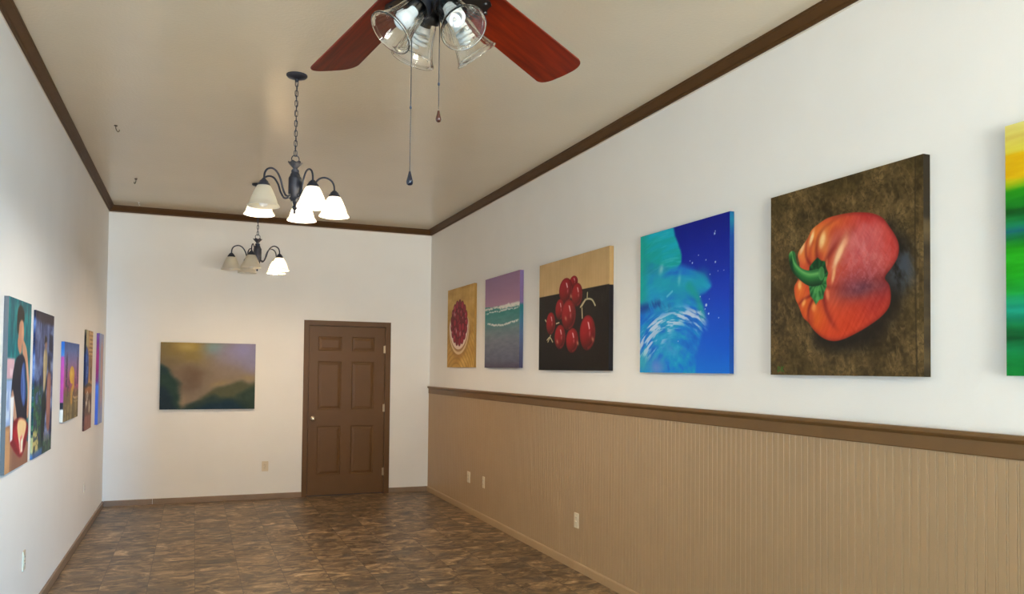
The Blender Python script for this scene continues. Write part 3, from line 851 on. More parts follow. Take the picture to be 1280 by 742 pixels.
def paint_blue(U, V):
    n = fbm(U, V, 3, 3, 5, 71); n2 = fbm(U+V*.6, V-U*.5, 16, 5, 4, 77); n3 = fbm(U, V, 9, 9, 5, 83)
    rad = np.hypot(U-.40, V+.16); ang = np.arctan2(V+.16, U-.40)
    na = fbm(ang, rad, 5, 60, 4, 95); nb = fbm(ang+3, rad+2, 5, 26, 4, 99)
    c = ramp(V+.12*(n-.5), [(0, (6, 116, 224)), (.2, (0, 90, 214)), (.5, (0, 62, 194)), (.8, (0, 34, 160)), (1, (0, 22, 136))])
    wx = U+.05*(n3-.5); wy = V+.05*(n-.5)
    head = poly(wx, wy, [(-.1, 1.15), (.36, 1.12), (.42, .98), (.455, .90), (.50, .82), (.50, .755), (.46, .72), (.40, .66), (.3, .58), (-.1, .48)], .018, 5)
    teal = ramp(V+.35*(nb-.5)+.1*U, [(.5, (10, 164, 212)), (.68, (4, 180, 196)), (.82, (0, 172, 170)), (1.0, (4, 182, 206))])
    teal = mix(teal, (96, 206, 216), .5*sm(na, .55, .75)); teal = mix(teal, (20, 120, 190), .5*sm(fbm(U, V, 4, 7, 3, 74), .55, .75))
    c = c*(1-head[..., None])+teal*head[..., None]
    wave = poly(wx, wy, [(-.1, .66), (.25, .70), (.44, .735), (.58, .715), (.72, .645), (.82, .57), (.77, .52), (.70, .50), (.74, .40), (.73, .28), (.66, .1), (.60, -.1), (-.1, -.1)], .022, 5)
    wc = ramp(nb*.6+n*.4, [(.2, (4, 92, 206)), (.45, (4, 130, 218)), (.6, (10, 158, 210)), (.8, (50, 184, 222))])
    c = c*(1-.92*wave[..., None])+wc*.92*wave[..., None]
    c = mix(c, (8, 168, 190), .7*stroke(wx, wy, [(.2, .66), (.4, .60), (.58, .56), (.72, .60)], .06, .06))
    c = mix(c, (6, 164, 150), .7*stroke(wx, wy, [(.60, .58), (.68, .47), (.73, .36)], .03, .03))
    c = mix(c, (4, 178, 156), .8*(1-sm(U, .0, .16))*sm(V, .42, .55))
    c = mix(c, (10, 58, 150), .8*stroke(wx, wy, [(.02, .46), (.12, .48), (.27, .49), (.36, .46)], .03, .03)*sm(n2, .35, .6))
    # white surf
    s1 = stroke(wx, wy, [(.0, .19), (.08, .27), (.18, .335), (.34, .37), (.55, .375), (.67, .35), (.70, .31)], .06, .05)*sm(na+.2*n3, .50, .72)
    c = mix(c, (206, 220, 242), .95*s1)
    s2 = poly(wx, wy, [(.0, .10), (.06, .22), (.25, .32), (.38, .33), (.3, .22), (.1, .09)], .05, 4)*sm(na, .42, .62)
    c = mix(c, (196, 214, 240), .9*s2)
    c = mix(c, (140, 150, 226), .75*blob(wx, wy, (.50, .20), (.15, .06))*sm(n3, .3, .6)); c = mix(c, (136, 146, 222), .7*blob(wx, wy, (.22, .04), (.10, .07)))
    c = mix(c, (70, 190, 190), .7*blob(wx, wy, (.03, .06), (.08, .08)))
    c = mix(c, (160, 220, 220), .8*blob(U, V, (.27, .73), (.03, .045), -35)*sm(n2, .3, .55)); c = mix(c, (130, 206, 214), .7*blob(U, V, (.48, .63), (.02, .05), -10)*sm(n3, .35, .55))
    c = mix(c, (150, 214, 230), .6*stroke(U, V, [(.34, .53), (.40, .56)], .008))
    rs = np.random.RandomState(6)
    for (x, y), r in [((.854, .886), .010), ((.86, .90), .006), ((.768, .73), .006), ((.862, .704), .009), ((.772, .438), .013), ((.797, .381), .009), ((.625, .728), .008), ((.60, .745), .005), ((.69, .77), .005)]+[((.45+.5*rs.rand(), .15+.6*rs.rand()), .003+.003*rs.rand()) for k in range(9)]:
        c = mix(c, (206, 224, 246), 1-sm(np.hypot(U-x, V-y), r*.5, r))
    return c
def edge_blue(side, t):
    return ramp(t, [(0, (20, 74, 150)), (.5, (10, 44, 130)), (.85, (12, 60, 130)), (.95, (20, 110, 140)), (1, (20, 90, 140))]) if side in ('left', 'right') else np.tile(np.array((10, 36, 120), float), (len(t), 1))

PEP = [(.621, .806), (.707, .786), (.77, .755), (.807, .713), (.85, .651), (.868, .603), (.861, .554), (.831, .512), (.788, .466), (.813, .428), (.822, .377), (.812, .327), (.769, .284), (.692, .242), (.613, .209), (.53, .182), (.459, .176), (.393, .195), (.332, .237), (.293, .279), (.254, .309), (.222, .369), (.194, .418), (.187, .477), (.213, .516), (.228, .589), (.213, .65), (.246, .692), (.285, .727), (.317, .768), (.37, .793), (.43, .811), (.517, .814), (.573, .811)]
def hl(U, V, c, r, rot=0):
    ca, sa = math.cos(R(rot)), math.sin(R(rot)); x, y = U-c[0], V-c[1]
    return 1-sm(np.sqrt(((x*ca+y*sa)/r[0])**2+((-x*sa+y*ca)/r[1])**2), .30, 1.25)

def paint_pepper(U, V):
    n = fbm(U, V, 7, 7, 5, 101); n2 = fbm(U+.3*V, V-.3*U, 26, 12, 4, 107); n3 = fbm(U, V, 60, 60, 3, 113)
    wu, wv = U+.05*(n-.5), V+.05*(n2-.5)
    sc = np.abs(fbm(wu+.5*wv, wv-.5*wu, 30, 12, 4, 121)-.5)*2; sd = np.abs(fbm(wu-.8*wv, wv+.8*wu, 22, 36, 4, 127)-.5)*2
    t = .45*n+.25*n2+.30*n3
    c = ramp(t, [(.28, (50, 38, 18)), (.42, (72, 56, 30)), (.54, (92, 73, 40)), (.70, (126, 102, 62))])
    c = mix(c, (134, 110, 70), .45*(1-sm(sc, 0, .16))*sm(n2, .4, .6)); c = mix(c, (42, 32, 16), .5*(1-sm(sd, 0, .14))*sm(n, .42, .6)); c = mix(c, (62, 50, 22), .4*sm(fbm(U, V, 4, 4, 3, 129), .5, .7))
    c = mix(c, (48, 38, 22), .6*stroke(U, V, [(.965, -.1), (.955, .5), (.96, 1.1)], .004)); c = mix(c, (140, 118, 80), .4*stroke(U, V, [(.975, -.1), (.97, .35), (.972, .6)], .004)*sm(n3, .4, .6))
    # cast shadow to the right and below
    sh = poly(U, V, [(.80, .73), (.86, .68), (.92, .618), (.935, .516), (.91, .40), (.84, .27), (.70, .15), (.46, .125), (.32, .20), (.5, .5)], .055, 4)
    c = mix(c, (24, 20, 16), .88*sh)
    c = mix(c, (78, 86, 98), .75*poly(U, V, [(.80, .49), (.84, .53), (.885, .60), (.94, .57), (.95, .46), (.90, .40), (.84, .42)], .05, 4)*sm(n2, .25, .6))
    out = catmull(PEP, 5, True)
    d = sdf(U, V, out); m = 1-sm(d, -.004, .004)
    p = np.empty(U.shape+(3,)); p[:] = (196, 62, 38)
    def B(col, pos, r, k, rot=0):
        nonlocal p; p = mix(p, col, k*blob(U, V, pos, r, rot))
    # big upper lobe, rosy
    B((206, 96, 92), (.70, .66), (.19, .13), .95, -30); B((196, 84, 84), (.63, .60), (.17, .12), .8, 20); B((178, 42, 40), (.70, .775), (.14, .045), .9, -18); B((182, 46, 42), (.83, .62), (.05, .10), .7)
    B((196, 60, 44), (.55, .77), (.10, .05), .7, 10); B((206, 100, 100), (.62, .68), (.10, .04), .4, 30)
    # orange left side lobes
    B((224, 116, 44), (.40, .69), (.09, .12), .95, 20); B((226, 128, 56), (.33, .70), (.06, .10), .8, 20); B((216, 96, 46), (.47, .76), (.10, .045), .75, 20)
    B((226, 124, 64), (.25, .66), (.05, .07), .9, 20); B((220, 96, 40), (.23, .45), (.05, .07), .95); B((222, 98, 34), (.28, .36), (.06, .07), .95); B((216, 84, 28), (.36, .29), (.08, .09), .95)
    B((212, 70, 30), (.47, .24), (.14, .07), .85); B((220, 86, 48), (.46, .40), (.07, .12), .8); B((206, 62, 30), (.60, .27), (.14, .07), .7, 20)
    B((172, 46, 38), (.73, .35), (.10, .08), .85, 40); B((150, 40, 42), (.79, .42), (.05, .06), .8)
    B((230, 122, 40), (.37, .70), (.06, .09), .75, 20); B((228, 124, 48), (.25, .66), (.035, .06), .7, 20); B((226, 106, 36), (.23, .44), (.04, .06), .7); B((222, 100, 32), (.34, .30), (.06, .07), .7); B((220, 110, 44), (.44, .76), (.06, .03), .7, 20)
    # violet-grey band between the lobes
    B((104, 54, 66), (.66, .435), (.17, .052), .95, 6); B((118, 66, 84), (.60, .44), (.10, .05), .5); B((160, 70, 78), (.66, .50), (.16, .05), .55, 8)
    p = mix(p, (206, 132, 138), .30*blob(U, V, (.66, .53), (.17, .12))*sm(n3, .45, .6))
    p = mix(p, (226, 150, 150), .35*blob(U, V, (.68, .65), (.16, .09), -20)*sm(n2, .4, .65))
    # creases
    B((176, 84, 92), (.465, .665), (.045, .07), .6, -25); B((196, 92, 84), (.50, .72), (.06, .03), .4, 20)
    for pts, ww, k in (([(.38, .60), (.385, .66), (.42, .715), (.48, .75)], .022, .35), ([(.37, .59), (.375, .65)], .02, .4), ([(.30, .60), (.305, .66), (.325, .70)], .018, .4), ([(.41, .40), (.43, .33), (.47, .26)], .022, .4), ([(.31, .37), (.31, .33), (.315, .28)], .018, .4), ([(.25, .40), (.24, .37)], .014, .35), ([(.44, .58), (.46, .63), (.52, .68)], .018, .35)):
        p = mix(p, (168, 44, 34), k*np.exp(-(seg_dist(U, V, catmull(pts, 5))/ww)**2))
    for pts, wa, wb, ka, kb in (([(.355, .608), (.352, .677), (.37, .731), (.423, .773), (.517, .806)], .016, .010, .85, .15), ([(.412, .562), (.43, .61), (.495, .665), (.56, .705), (.607, .740)], .015, .024, .85, .05),
                       ([(.397, .424), (.415, .344), (.452, .276), (.495, .23)], .013, .012, .85, .15), ([(.321, .396), (.293, .347), (.293, .279)], .011, .010, .85, .5), ([(.306, .42), (.254, .402), (.222, .381)], .010, .008, .8, .5),
                       ([(.317, .573), (.277, .63), (.277, .699), (.301, .742)], .012, .008, .85, .25), ([(.42, .455), (.50, .445), (.586, .424)], .009, .03, .5, .1), ([(.80, .47), (.788, .466), (.70, .445)], .012, .03, .75, .1), ([(.22, .52), (.27, .53), (.31, .50)], .014, .012, .8, .6)):
        p = mix(p, (124, 28, 22), crease(U, V, pts, wa, wb, ka, kb))
    # paint streaks following the form
    p = p + np.array((18, 14, 13))*((fbm(U-.6*V, V+.6*U, 60, 9, 3, 131)-.5)*1.3)[..., None] + np.array((13, 12, 12))*((fbm(U+.8*V, V-.8*U, 90, 14, 3, 137)-.5)*1.3*sm(U, .45, .6))[..., None]
    # rim darkening
    p = mix(p, (122, 28, 24), .55*np.exp(-(np.maximum(-d, 0)/.014)**2)*sm(U+.4*(.5-V), .22, .5))
    # highlights
    for pos, r, rot, k, col in (((.317, .725), (.013, .045), -22, 1.0, (252, 214, 150)), ((.393, .703), (.022, .045), -16, 1.0, (253, 230, 172)), ((.40, .70), (.04, .07), -16, .4, (240, 160, 80)), ((.505, .615), (.020, .085), -30, 1.0, (252, 220, 172)), ((.515, .64), (.034, .10), -30, .45, (240, 170, 120)), ((.468, .512), (.013, .05), -14, .8, (246, 190, 130)),
                                ((.246, .68), (.014, .04), -28, .8, (246, 206, 150)), ((.228, .485), (.016, .030), 0, .9, (248, 190, 110)), ((.257, .385), (.014, .026), -30, .85, (246, 170, 90)), ((.332, .357), (.020, .026), 0, .75, (246, 160, 84)),
                                ((.428, .415), (.014, .035), 10, .6, (244, 160, 110)), ((.545, .665), (.02, .03), -40, .45, (240, 170, 130)), ((.42, .575), (.010, .03), -10, .6, (240, 150, 90))):
        p = mix(p, col, k*(.55*hl(U, V, pos, r, rot)+.45*blob(U, V, pos, r, rot))*(.8+.4*n3))
    c = c*(1-m[..., None])+p*m[..., None]
    # calyx and stem
    cal = poly(U, V, [(.300, .574), (.33, .60), (.358, .616), (.385, .596), (.410, .590), (.418, .555), (.432, .527), (.420, .49), (.422, .460), (.405, .43), (.397, .396), (.37, .392), (.347, .370), (.325, .40), (.305, .42), (.298, .46), (.29, .50)], .005)
    g = ramp(fbm(U, V, 20, 20, 3, 141), [(.3, (14, 62, 30)), (.55, (28, 104, 48)), (.75, (70, 146, 70))])
    rayp = .5+.5*np.sin(np.arctan2(V-.50, U-.365)*18)
    g = mix(g, (96, 168, 96), .5*rayp*(V < .47)); g = mix(g, (10, 44, 24), .5*(1-rayp)*(V > .5))
    c = c*(1-cal[..., None])+g*cal[..., None]
    spl = catmull([(.170, .650), (.176, .612), (.196, .575), (.245, .535), (.300, .513), (.362, .512)], 8)
    sd_ = seg_dist(U, V, spl); wdt = .026+.018*sm(U, .2, .34); s = 1-sm(sd_, wdt-.003, wdt+.003)
    lit = ramp((V-np.interp(U, [q[0] for q in spl], [q[1] for q in spl]))/.035, [(-1, (12, 58, 30)), (0, (34, 116, 52)), (.6, (104, 172, 92)), (1, (40, 110, 56))])
    c = c*(1-s[..., None])+lit*s[..., None]
    c = mix(c, (70, 138, 74), .8*(1-sm(np.sqrt(((U-.385)/.022)**2+((V-.53)/.038)**2), .85, 1.05))); c = mix(c, (52, 116, 60), .6*(1-sm(np.sqrt(((U-.388)/.013)**2+((V-.526)/.026)**2), .8, 1.1)))
    # small green signature squiggles, lower left
    for pts in ([(.058, .018), (.060, .045), (.072, .043), (.074, .026), (.060, .018)], [(.086, .018), (.087, .046)], [(.104, .045), (.088, .031), (.106, .018)]):
        c = mix(c, (54, 110, 36), .85*stroke(U, V, pts, .003, .002, 0))
    return c
def edge_pepper(side, t):
    if side == 'top': return np.tile(np.array((176, 160, 140), float), (len(t), 1))
    z = np.zeros_like(t); a = ramp(fbm(t, z, 12, 1, 4, 5), [(.3, (38, 30, 18)), (.6, (62, 50, 31)), (.85, (80, 66, 42))])
    return a

def paint_green(U, V):
    n = fbm(U, V, 2.5, 16, 4, 151); n2 = fbm(U, V, 5, 40, 4, 157)
    t = V+.05*(n-.5)
    c = ramp(t, [(0, (6, 120, 44)), (.06, (10, 138, 60)), (.10, (8, 128, 70)), (.16, (4, 84, 36)), (.20, (10, 120, 60)), (.26, (20, 158, 130)), (.31, (16, 148, 90)), (.35, (20, 160, 50)), (.42, (24, 164, 20)), (.50, (30, 160, 16)), (.54, (10, 110, 50)),
                 (.575, (16, 96, 110)), (.60, (14, 130, 60)), (.66, (8, 80, 20)), (.67, (12, 110, 20)), (.74, (40, 156, 20)), (.765, (130, 180, 20)), (.79, (228, 186, 10)), (.87, (226, 180, 14)), (.882, (214, 190, 60)), (.94, (214, 194, 80)), (1, (226, 214, 130))])
    c = c + np.array((16, 34, 18))*((n2-.5)*1.4)[..., None]
    c = mix(c, (226, 196, 40), .6*sm(n2, .55, .7)*sm(U, .2, .5)*(np.abs(V-.52) < .12))
    c = mix(c, (18, 120, 130), .6*sm(n, .5, .7)*(1-sm(np.abs(V-.55), .03, .08)))
    return c

def paint_mist(U, V):
    n = fbm(U, V, 3, 3, 5, 161); n2 = fbm(U, V, 6, 5, 5, 167); n3 = fbm(U, V, 24, 18, 3, 173)
    u, v = U+.10*(n2-.5), V+.12*(n-.5)
    c = np.empty(U.shape+(3,)); c[:] = (134, 116, 96)
    def B(col, pos, r, k, rot=0):
        nonlocal c; c = mix(c, col, k*blob(u, v, pos, r, rot))
    B((122, 104, 62), (.05, .92), (.25, .25), .9); B((178, 150, 66), (.30, .93), (.16, .12), .95); B((142, 124, 66), (.36, .76), (.18, .12), .85); B((186, 164, 104), (.26, .93), (.06, .05), .6)
    B((122, 156, 140), (.57, .93), (.10, .11), .95); B((150, 144, 184), (.85, .88), (.25, .21), 1.0); B((142, 138, 172), (1.0, .70), (.16, .22), .85); B((146, 134, 140), (.66, .75), (.12, .15), .5)
    B((142, 126, 108), (.65, .55), (.25, .15), .7); B((112, 90, 68), (.34, .52), (.16, .12), .85); B((104, 84, 66), (.30, .38), (.12, .12), .6); B((112, 96, 66), (.10, .66), (.10, .10), .5)
    B((156, 134, 92), (.93, .46), (.10, .07), .7); B((156, 136, 90), (.64, .38), (.10, .05), .6, 25); B((150, 128, 100), (.25, .12), (.06, .10), .7)
    # hills
    c = mix(c, (76, 80, 54), .9*poly(u, v, [(.40, .16), (.54, .28), (.68, .33), (.82, .42), (.92, .36), (1.1, .40), (1.1, -.1), (.36, -.1)], .04, 4))
    c = mix(c, (34, 60, 50), .95*poly(u, v, [(-.1, .64), (.05, .62), (.14, .50), (.20, .36), (.23, .12), (.22, -.1), (-.1, -.1)], .045, 4))
    c = mix(c, (24, 42, 54), .9*poly(u, v, [(-.1, .34), (.08, .28), (.16, .12), (.18, -.1), (-.1, -.1)], .06, 4)); c = mix(c, (34, 56, 64), .6*blob(u, v, (.04, .57), (.05, .05)))
    c = mix(c, (40, 60, 48), .9*poly(u, v, [(.82, .14), (.90, .26), (1.1, .34), (1.1, -.1), (.8, -.1)], .05, 4))
    c = mix(c, (36, 56, 52), .92*poly(u, v, [(.27, .06), (.40, .15), (.54, .21), (.66, .15), (.84, .14), (.9, -.1), (.24, -.1)], .04, 4))
    c = mix(c, (18, 46, 62), .9*poly(u, v, [(.36, .02), (.5, .10), (.64, .08), (.78, .11), (.84, -.1), (.3, -.1)], .05, 4))
    return c + 8*(n3-.5)[..., None]

def paint_diner(U, V):
    n = fbm(U, V, 6, 6, 4, 181); n2 = fbm(U, V, 14, 10, 4, 187)
    c = np.empty(U.shape+(3,)); c[:] = (0, 98, 108)
    c = mix(c, (6, 124, 126), .8*sm(n2, .4, .65)); c = mix(c, (0, 72, 88), .7*sm(n, .5, .7)); c = mix(c, (60, 136, 138), .5*poly(U, V, [(.30, .97), (.46, .97), (.42, .93), (.30, .92)], .02))
    c = mix(c, (196, 158, 168), poly(U, V, [(-.1, .655), (.30, .65), (.26, .53), (-.1, .53)], .012)); c = mix(c, (220, 200, 206), .6*poly(U, V, [(-.1, .6), (.24, .59), (.22, .55), (-.1, .55)], .01)*sm(n2, .4, .6))
    c = mix(c, (140, 166, 206), poly(U, V, [(-.1, .53), (.25, .53), (.2, .26), (-.1, .25)], .012)); c = mix(c, (196, 212, 232), .8*poly(U, V, [(-.1, .47), (.16, .46), (.12, .3), (-.1, .3)], .02)*sm(n2, .4, .55))
    c = mix(c, (150, 108, 84), poly(U, V, [(-.1, .265), (.40, .27), (1.1, .10), (1.1, -.1), (-.1, -.1)], .008)); c = mix(c, (122, 84, 70), .6*poly(U, V, [(.3, .12), (1.1, .06), (1.1, -.1), (.2, -.1)], .05)); c = mix(c, (198, 152, 104), .8*poly(U, V, [(-.1, .255), (.2, .25), (.18, -.1), (-.1, -.1)], .02))
    # seated figure: dark top, blue sleeve, raised arm
    c = mix(c, (20, 26, 44), poly(U, V, [(.40, .66), (.30, .62), (.22, .54), (.18, .42), (.18, .30), (.38, .26), (.90, .27), (.86, .44), (.80, .55), (.74, .66), (.6, .68)], .01, 4))
    c = mix(c, (54, 84, 148), poly(U, V, [(.62, .60), (.72, .63), (.78, .54), (.82, .42), (.74, .36), (.62, .42), (.58, .5)], .015, 4)); c = mix(c, (96, 128, 186), .7*stroke(U, V, [(.66, .58), (.72, .50), (.72, .42)], .025, .02))
    c = mix(c, (176, 122, 96), poly(U, V, [(.40, .74), (.50, .68), (.58, .70), (.58, .80), (.46, .80)], .01, 4))
    c = mix(c, (174, 124, 98), poly(U, V, [(.42, .84), (.48, .89), (.60, .89), (.66, .84), (.66, .77), (.58, .73), (.48, .74), (.43, .78)], .01, 4)); c = mix(c, (206, 160, 128), .7*blob(U, V, (.60, .81), (.04, .05)))
    c = mix(c, (32, 26, 26), poly(U, V, [(.36, .82), (.36, .92), (.44, .965), (.56, .965), (.66, .93), (.66, .88), (.54, .885), (.46, .86), (.43, .80)], .012, 4))
    c = mix(c, (184, 136, 108), stroke(U, V, [(.94, .32), (.95, .46), (.86, .60), (.78, .68), (.66, .72)], .045, .01)); c = mix(c, (212, 170, 140), .7*stroke(U, V, [(.95, .36), (.95, .47), (.86, .61)], .018))
    c = mix(c, (182, 140, 116), stroke(U, V, [(.24, .42), (.34, .34), (.42, .26)], .05, .01))
    # red tray with cup and fries
    c = mix(c, (122, 20, 36), poly(U, V, [(.16, .20), (.24, .27), (.56, .30), (.96, .25), (.96, .17), (.82, .085), (.62, .055), (.26, .14)], .012, 3)); c = mix(c, (170, 34, 50), .8*poly(U, V, [(.30, .21), (.50, .26), (.88, .22), (.74, .11), (.62, .09)], .02, 3))
    c = mix(c, (236, 232, 226), poly(U, V, [(.16, .43), (.30, .43), (.28, .18), (.19, .17)], .01)); c = mix(c, (190, 196, 206), .6*poly(U, V, [(.25, .42), (.30, .42), (.28, .19), (.25, .19)], .01))
    c = mix(c, (228, 192, 140), poly(U, V, [(.48, .24), (.56, .29), (.84, .27), (.88, .22), (.72, .14), (.58, .15)], .015, 3)); c = mix(c, (246, 232, 206), .9*poly(U, V, [(.56, .17), (.76, .19), (.74, .08), (.62, .08)], .012)); c = mix(c, (200, 60, 56), .7*sm(fbm(U, V, 30, 8, 2, 3), .5, .6)*poly(U, V, [(.56, .17), (.76, .19), (.74, .08), (.62, .08)], .012))
    return c + 14*(n2-.5)[..., None]
def edge_diner(side, t): return np.tile(np.array((96, 92, 88), float), (len(t), 1))  # shade on this canvas edge is put into its darker grey

def paint_market(U, V):
    n = fbm(U, V, 6, 12, 4, 191); n2 = fbm(U, V, 18, 30, 4, 197)
    c = ramp(n, [(.25, (28, 34, 66)), (.45, (52, 66, 108)), (.6, (86, 104, 148)), (.8, (128, 146, 184))])
    c = mix(c, (110, 122, 164), .8*poly(U, V, [(-.1, .93), (.75, .95), (.72, .62), (-.1, .60)], .03)*sm(fbm(U, V, 26, 3, 3, 9), .35, .65)); c = mix(c, (38, 30, 48), poly(U, V, [(-.1, 1.1), (1.1, 1.1), (1.1, .93), (.4, .925), (-.1, .955)], .02))
    c = mix(c, (26, 28, 52), .9*poly(U, V, [(.74, .86), (.96, .85), (.94, .72), (.74, .74)], .015)); c = mix(c, (150, 168, 206), .7*poly(U, V, [(.80, .66), (1.0, .65), (.98, .58), (.80, .59)], .02))
    c = mix(c, (28, 66, 50), .9*poly(U, V, [(-.1, .50), (.40, .49), (.45, .05), (-.1, .03)], .04)*sm(n2, .28, .5)); c = mix(c, (52, 108, 68), .8*sm(n2, .52, .66)*poly(U, V, [(-.1, .48), (.40, .46), (.45, .1), (-.1, .1)], .05))
    c = mix(c, (44, 66, 60), .9*poly(U, V, [(-.1, .12), (1.1, .10), (1.1, -.1), (-.1, -.1)], .03)); c = mix(c, (60, 100, 76), .7*sm(n2, .5, .65)*(V < .12))
    # two standing figures
    c = mix(c, (26, 40, 44), poly(U, V, [(.52, .50), (.40, .40), (.40, .12), (.56, .10), (.62, .3), (.62, .5)], .02)); c = mix(c, (162, 146, 104), poly(U, V, [(.44, .66), (.50, .74), (.62, .74), (.66, .64), (.60, .50), (.52, .44), (.46, .52)], .02, 3)); c = mix(c, (196, 182, 146), .7*stroke(U, V, [(.50, .70), (.52, .58), (.50, .48)], .04))
    c = mix(c, (150, 112, 92), blob(U, V, (.56, .78), (.06, .04))*1.3); c = mix(c, (34, 26, 28), poly(U, V, [(.46, .78), (.50, .84), (.62, .83), (.62, .80), (.52, .79)], .012))
    c = mix(c, (148, 98, 88), poly(U, V, [(.68, .54), (.74, .58), (.88, .56), (.90, .4), (.86, .16), (.70, .18), (.66, .36)], .02, 3)); c = mix(c, (176, 128, 112), .6*stroke(U, V, [(.76, .52), (.76, .32)], .05)); c = mix(c, (58, 44, 44), blob(U, V, (.78, .62), (.06, .04))*1.2)
    for x in (.58, .68, .8): c = mix(c, (190, 178, 170), .8*stroke(U, V, [(x, .14), (x+.02, .09)], .012))
    c = mix(c, (206, 186, 120), .85*sm(n2, .42, .55)*poly(U, V, [(-.1, .20), (.24, .18), (.30, .03), (-.1, .02)], .03)); c = mix(c, (58, 96, 158), .8*poly(U, V, [(-.1, .03), (.5, .05), (.4, -.1), (-.1, -.1)], .02))
    return c + 18*(n2-.5)[..., None]

def paint_sunset(U, V):
    n = fbm(U, V, 5, 8, 4, 211); n2 = fbm(U, V, 20, 24, 4, 217)
    c = ramp(V+.03*(n-.5), [(0, (110, 96, 66)), (.2, (126, 108, 76)), (.34, (128, 92, 84)), (.44, (166, 84, 118)), (.6, (158, 100, 140)), (.74, (134, 112, 160)), (.88, (92, 112, 170)), (1, (58, 88, 150))])
    c = mix(c, (214, 168, 62), 1-sm(np.sqrt(((U-.52)/.17)**2+((V-.58)/.12)**2), .92, 1.02)); c = mix(c, (206, 158, 66), stroke(U, V, [(.60, .52), (.62, .42), (.50, .34), (.52, .24)], .06, .03)); c = mix(c, (236, 204, 110), .7*blob(U, V, (.49, .60), (.09, .06)))
    for x, b, t, wd in ((.17, .42, .90, .07), (.90, .44, .96, .06), (.34, .40, .60, .05), (.76, .42, .60, .04), (.26, .3, .52, .06)):
        tr = (1-sm(np.abs(U-x+.03*(fbm(V*0, V, 1, 26, 2, int(x*100))-.5)*2), wd*.45, wd))*sm(V, b, b+.02)*(1-sm(V, t-.14, t))
        c = mix(c, (62, 58, 78), .88*tr*sm(n2, .25, .45))
    c = mix(c, (206, 176, 132), .8*stroke(U, V, [(.56, .36), (.66, .28), (.95, .27)], .014)); c = mix(c, (186, 166, 130), .6*stroke(U, V, [(.62, .24), (.80, .22), (.98, .23)], .01))
    for x in (.12, .30, .48, .63, .82, .93):
        c = mix(c, (84, 76, 54) if int(x*100) % 2 else (152, 136, 94), .75*stroke(U, V, [(x, -.05), (x+.02, .2+.1*math.sin(x*9)), (x, .34)], .05, .03)*sm(n2, .3, .55))
    c = mix(c, (98, 92, 66), .7*poly(U, V, [(.06, .38), (.3, .42), (.42, .32), (.36, .22), (.08, .2)], .05)*sm(n2, .3, .6))
    return c + 16*(n2-.5)[..., None]
def edge_sunset(side, t):
    if side == 'left' or side == 'right':
        a = ramp(t, [(0, (212, 200, 180)), (.15, (216, 204, 190)), (.17, (40, 34, 40)), (.235, (40, 34, 40)), (.25, (176, 76, 136)), (.5, (184, 66, 138)), (.80, (184, 74, 146)), (.83, (74, 124, 176)), (.92, (48, 100, 164)), (1, (50, 96, 170))])
        return a
    return np.tile(np.array((120, 108, 84) if side == 'bottom' else (60, 88, 150), float), (len(t), 1))

def paint_workshop(U, V):
    n = fbm(U, V, 6, 9, 4, 221); n2 = fbm(U, V, 16, 26, 4, 227)
    c = ramp(n, [(.25, (112, 82, 50)), (.5, (152, 114, 72)), (.75, (186, 148, 100))])
    c = mix(c, (196, 160, 108), .8*poly(U, V, [(.40, 1.1), (1.1, 1.1), (1.1, .72), (.45, .74)], .03)*sm(.5+.5*np.sin(V*150), .2, .6))
    c = mix(c, (176, 164, 122), .9*poly(U, V, [(-.1, 1.1), (.36, 1.1), (.36, .83), (-.1, .82)], .02)); c = mix(c, (34, 58, 122), poly(U, V, [(-.1, .80), (.20, .82), (.40, .74), (.44, .58), (.36, .46), (-.1, .44)], .02, 3)); c = mix(c, (62, 108, 190), .85*sm(n2, .45, .6)*poly(U, V, [(.0, .78), (.20, .80), (.38, .72), (.40, .56), (.1, .5)], .03))
    c = mix(c, (48, 34, 26), .85*poly(U, V, [(.70, .62), (.9, .64), (.92, .5), (.74, .48)], .02)); c = mix(c, (122, 96, 66), .9*poly(U, V, [(.55, .74), (.72, .76), (.78, .62), (.60, .58)], .02)); c = mix(c, (56, 44, 34), .8*stroke(U, V, [(-.05, .42), (.5, .45), (1.05, .42)], .02))
    c = mix(c, (148, 92, 48), .9*poly(U, V, [(-.1, .42), (1.1, .44), (1.1, .36), (-.1, .36)], .02)); c = mix(c, (70, 48, 40), .8*poly(U, V, [(-.1, .38), (1.1, .34), (1.1, .14), (-.1, .12)], .03))
    c = mix(c, (206, 198, 184), .9*poly(U, V, [(.10, .33), (.30, .40), (.48, .36), (.42, .26), (.16, .22)], .02)*sm(n2, .38, .52)); c = mix(c, (190, 176, 150), .9*poly(U, V, [(.55, .28), (.66, .30), (.80, .22), (.72, .16), (.58, .17)], .02))
    c = mix(c, (118, 66, 58), .85*poly(U, V, [(-.1, .16), (1.1, .14), (1.1, -.1), (-.1, -.1)], .03)); c = mix(c, (150, 92, 80), .6*sm(n2, .5, .65)*(V < .14))
    return c + 20*(n2-.5)[..., None]
def edge_workshop(side, t):
    return ramp(t, [(0, (96, 58, 50)), (.14, (70, 44, 40)), (.3, (60, 44, 38)), (.42, (96, 64, 40)), (.5, (22, 30, 60)), (.75, (30, 40, 80)), (.8, (34, 26, 22)), (.93, (44, 34, 28)), (1, (150, 132, 96))])

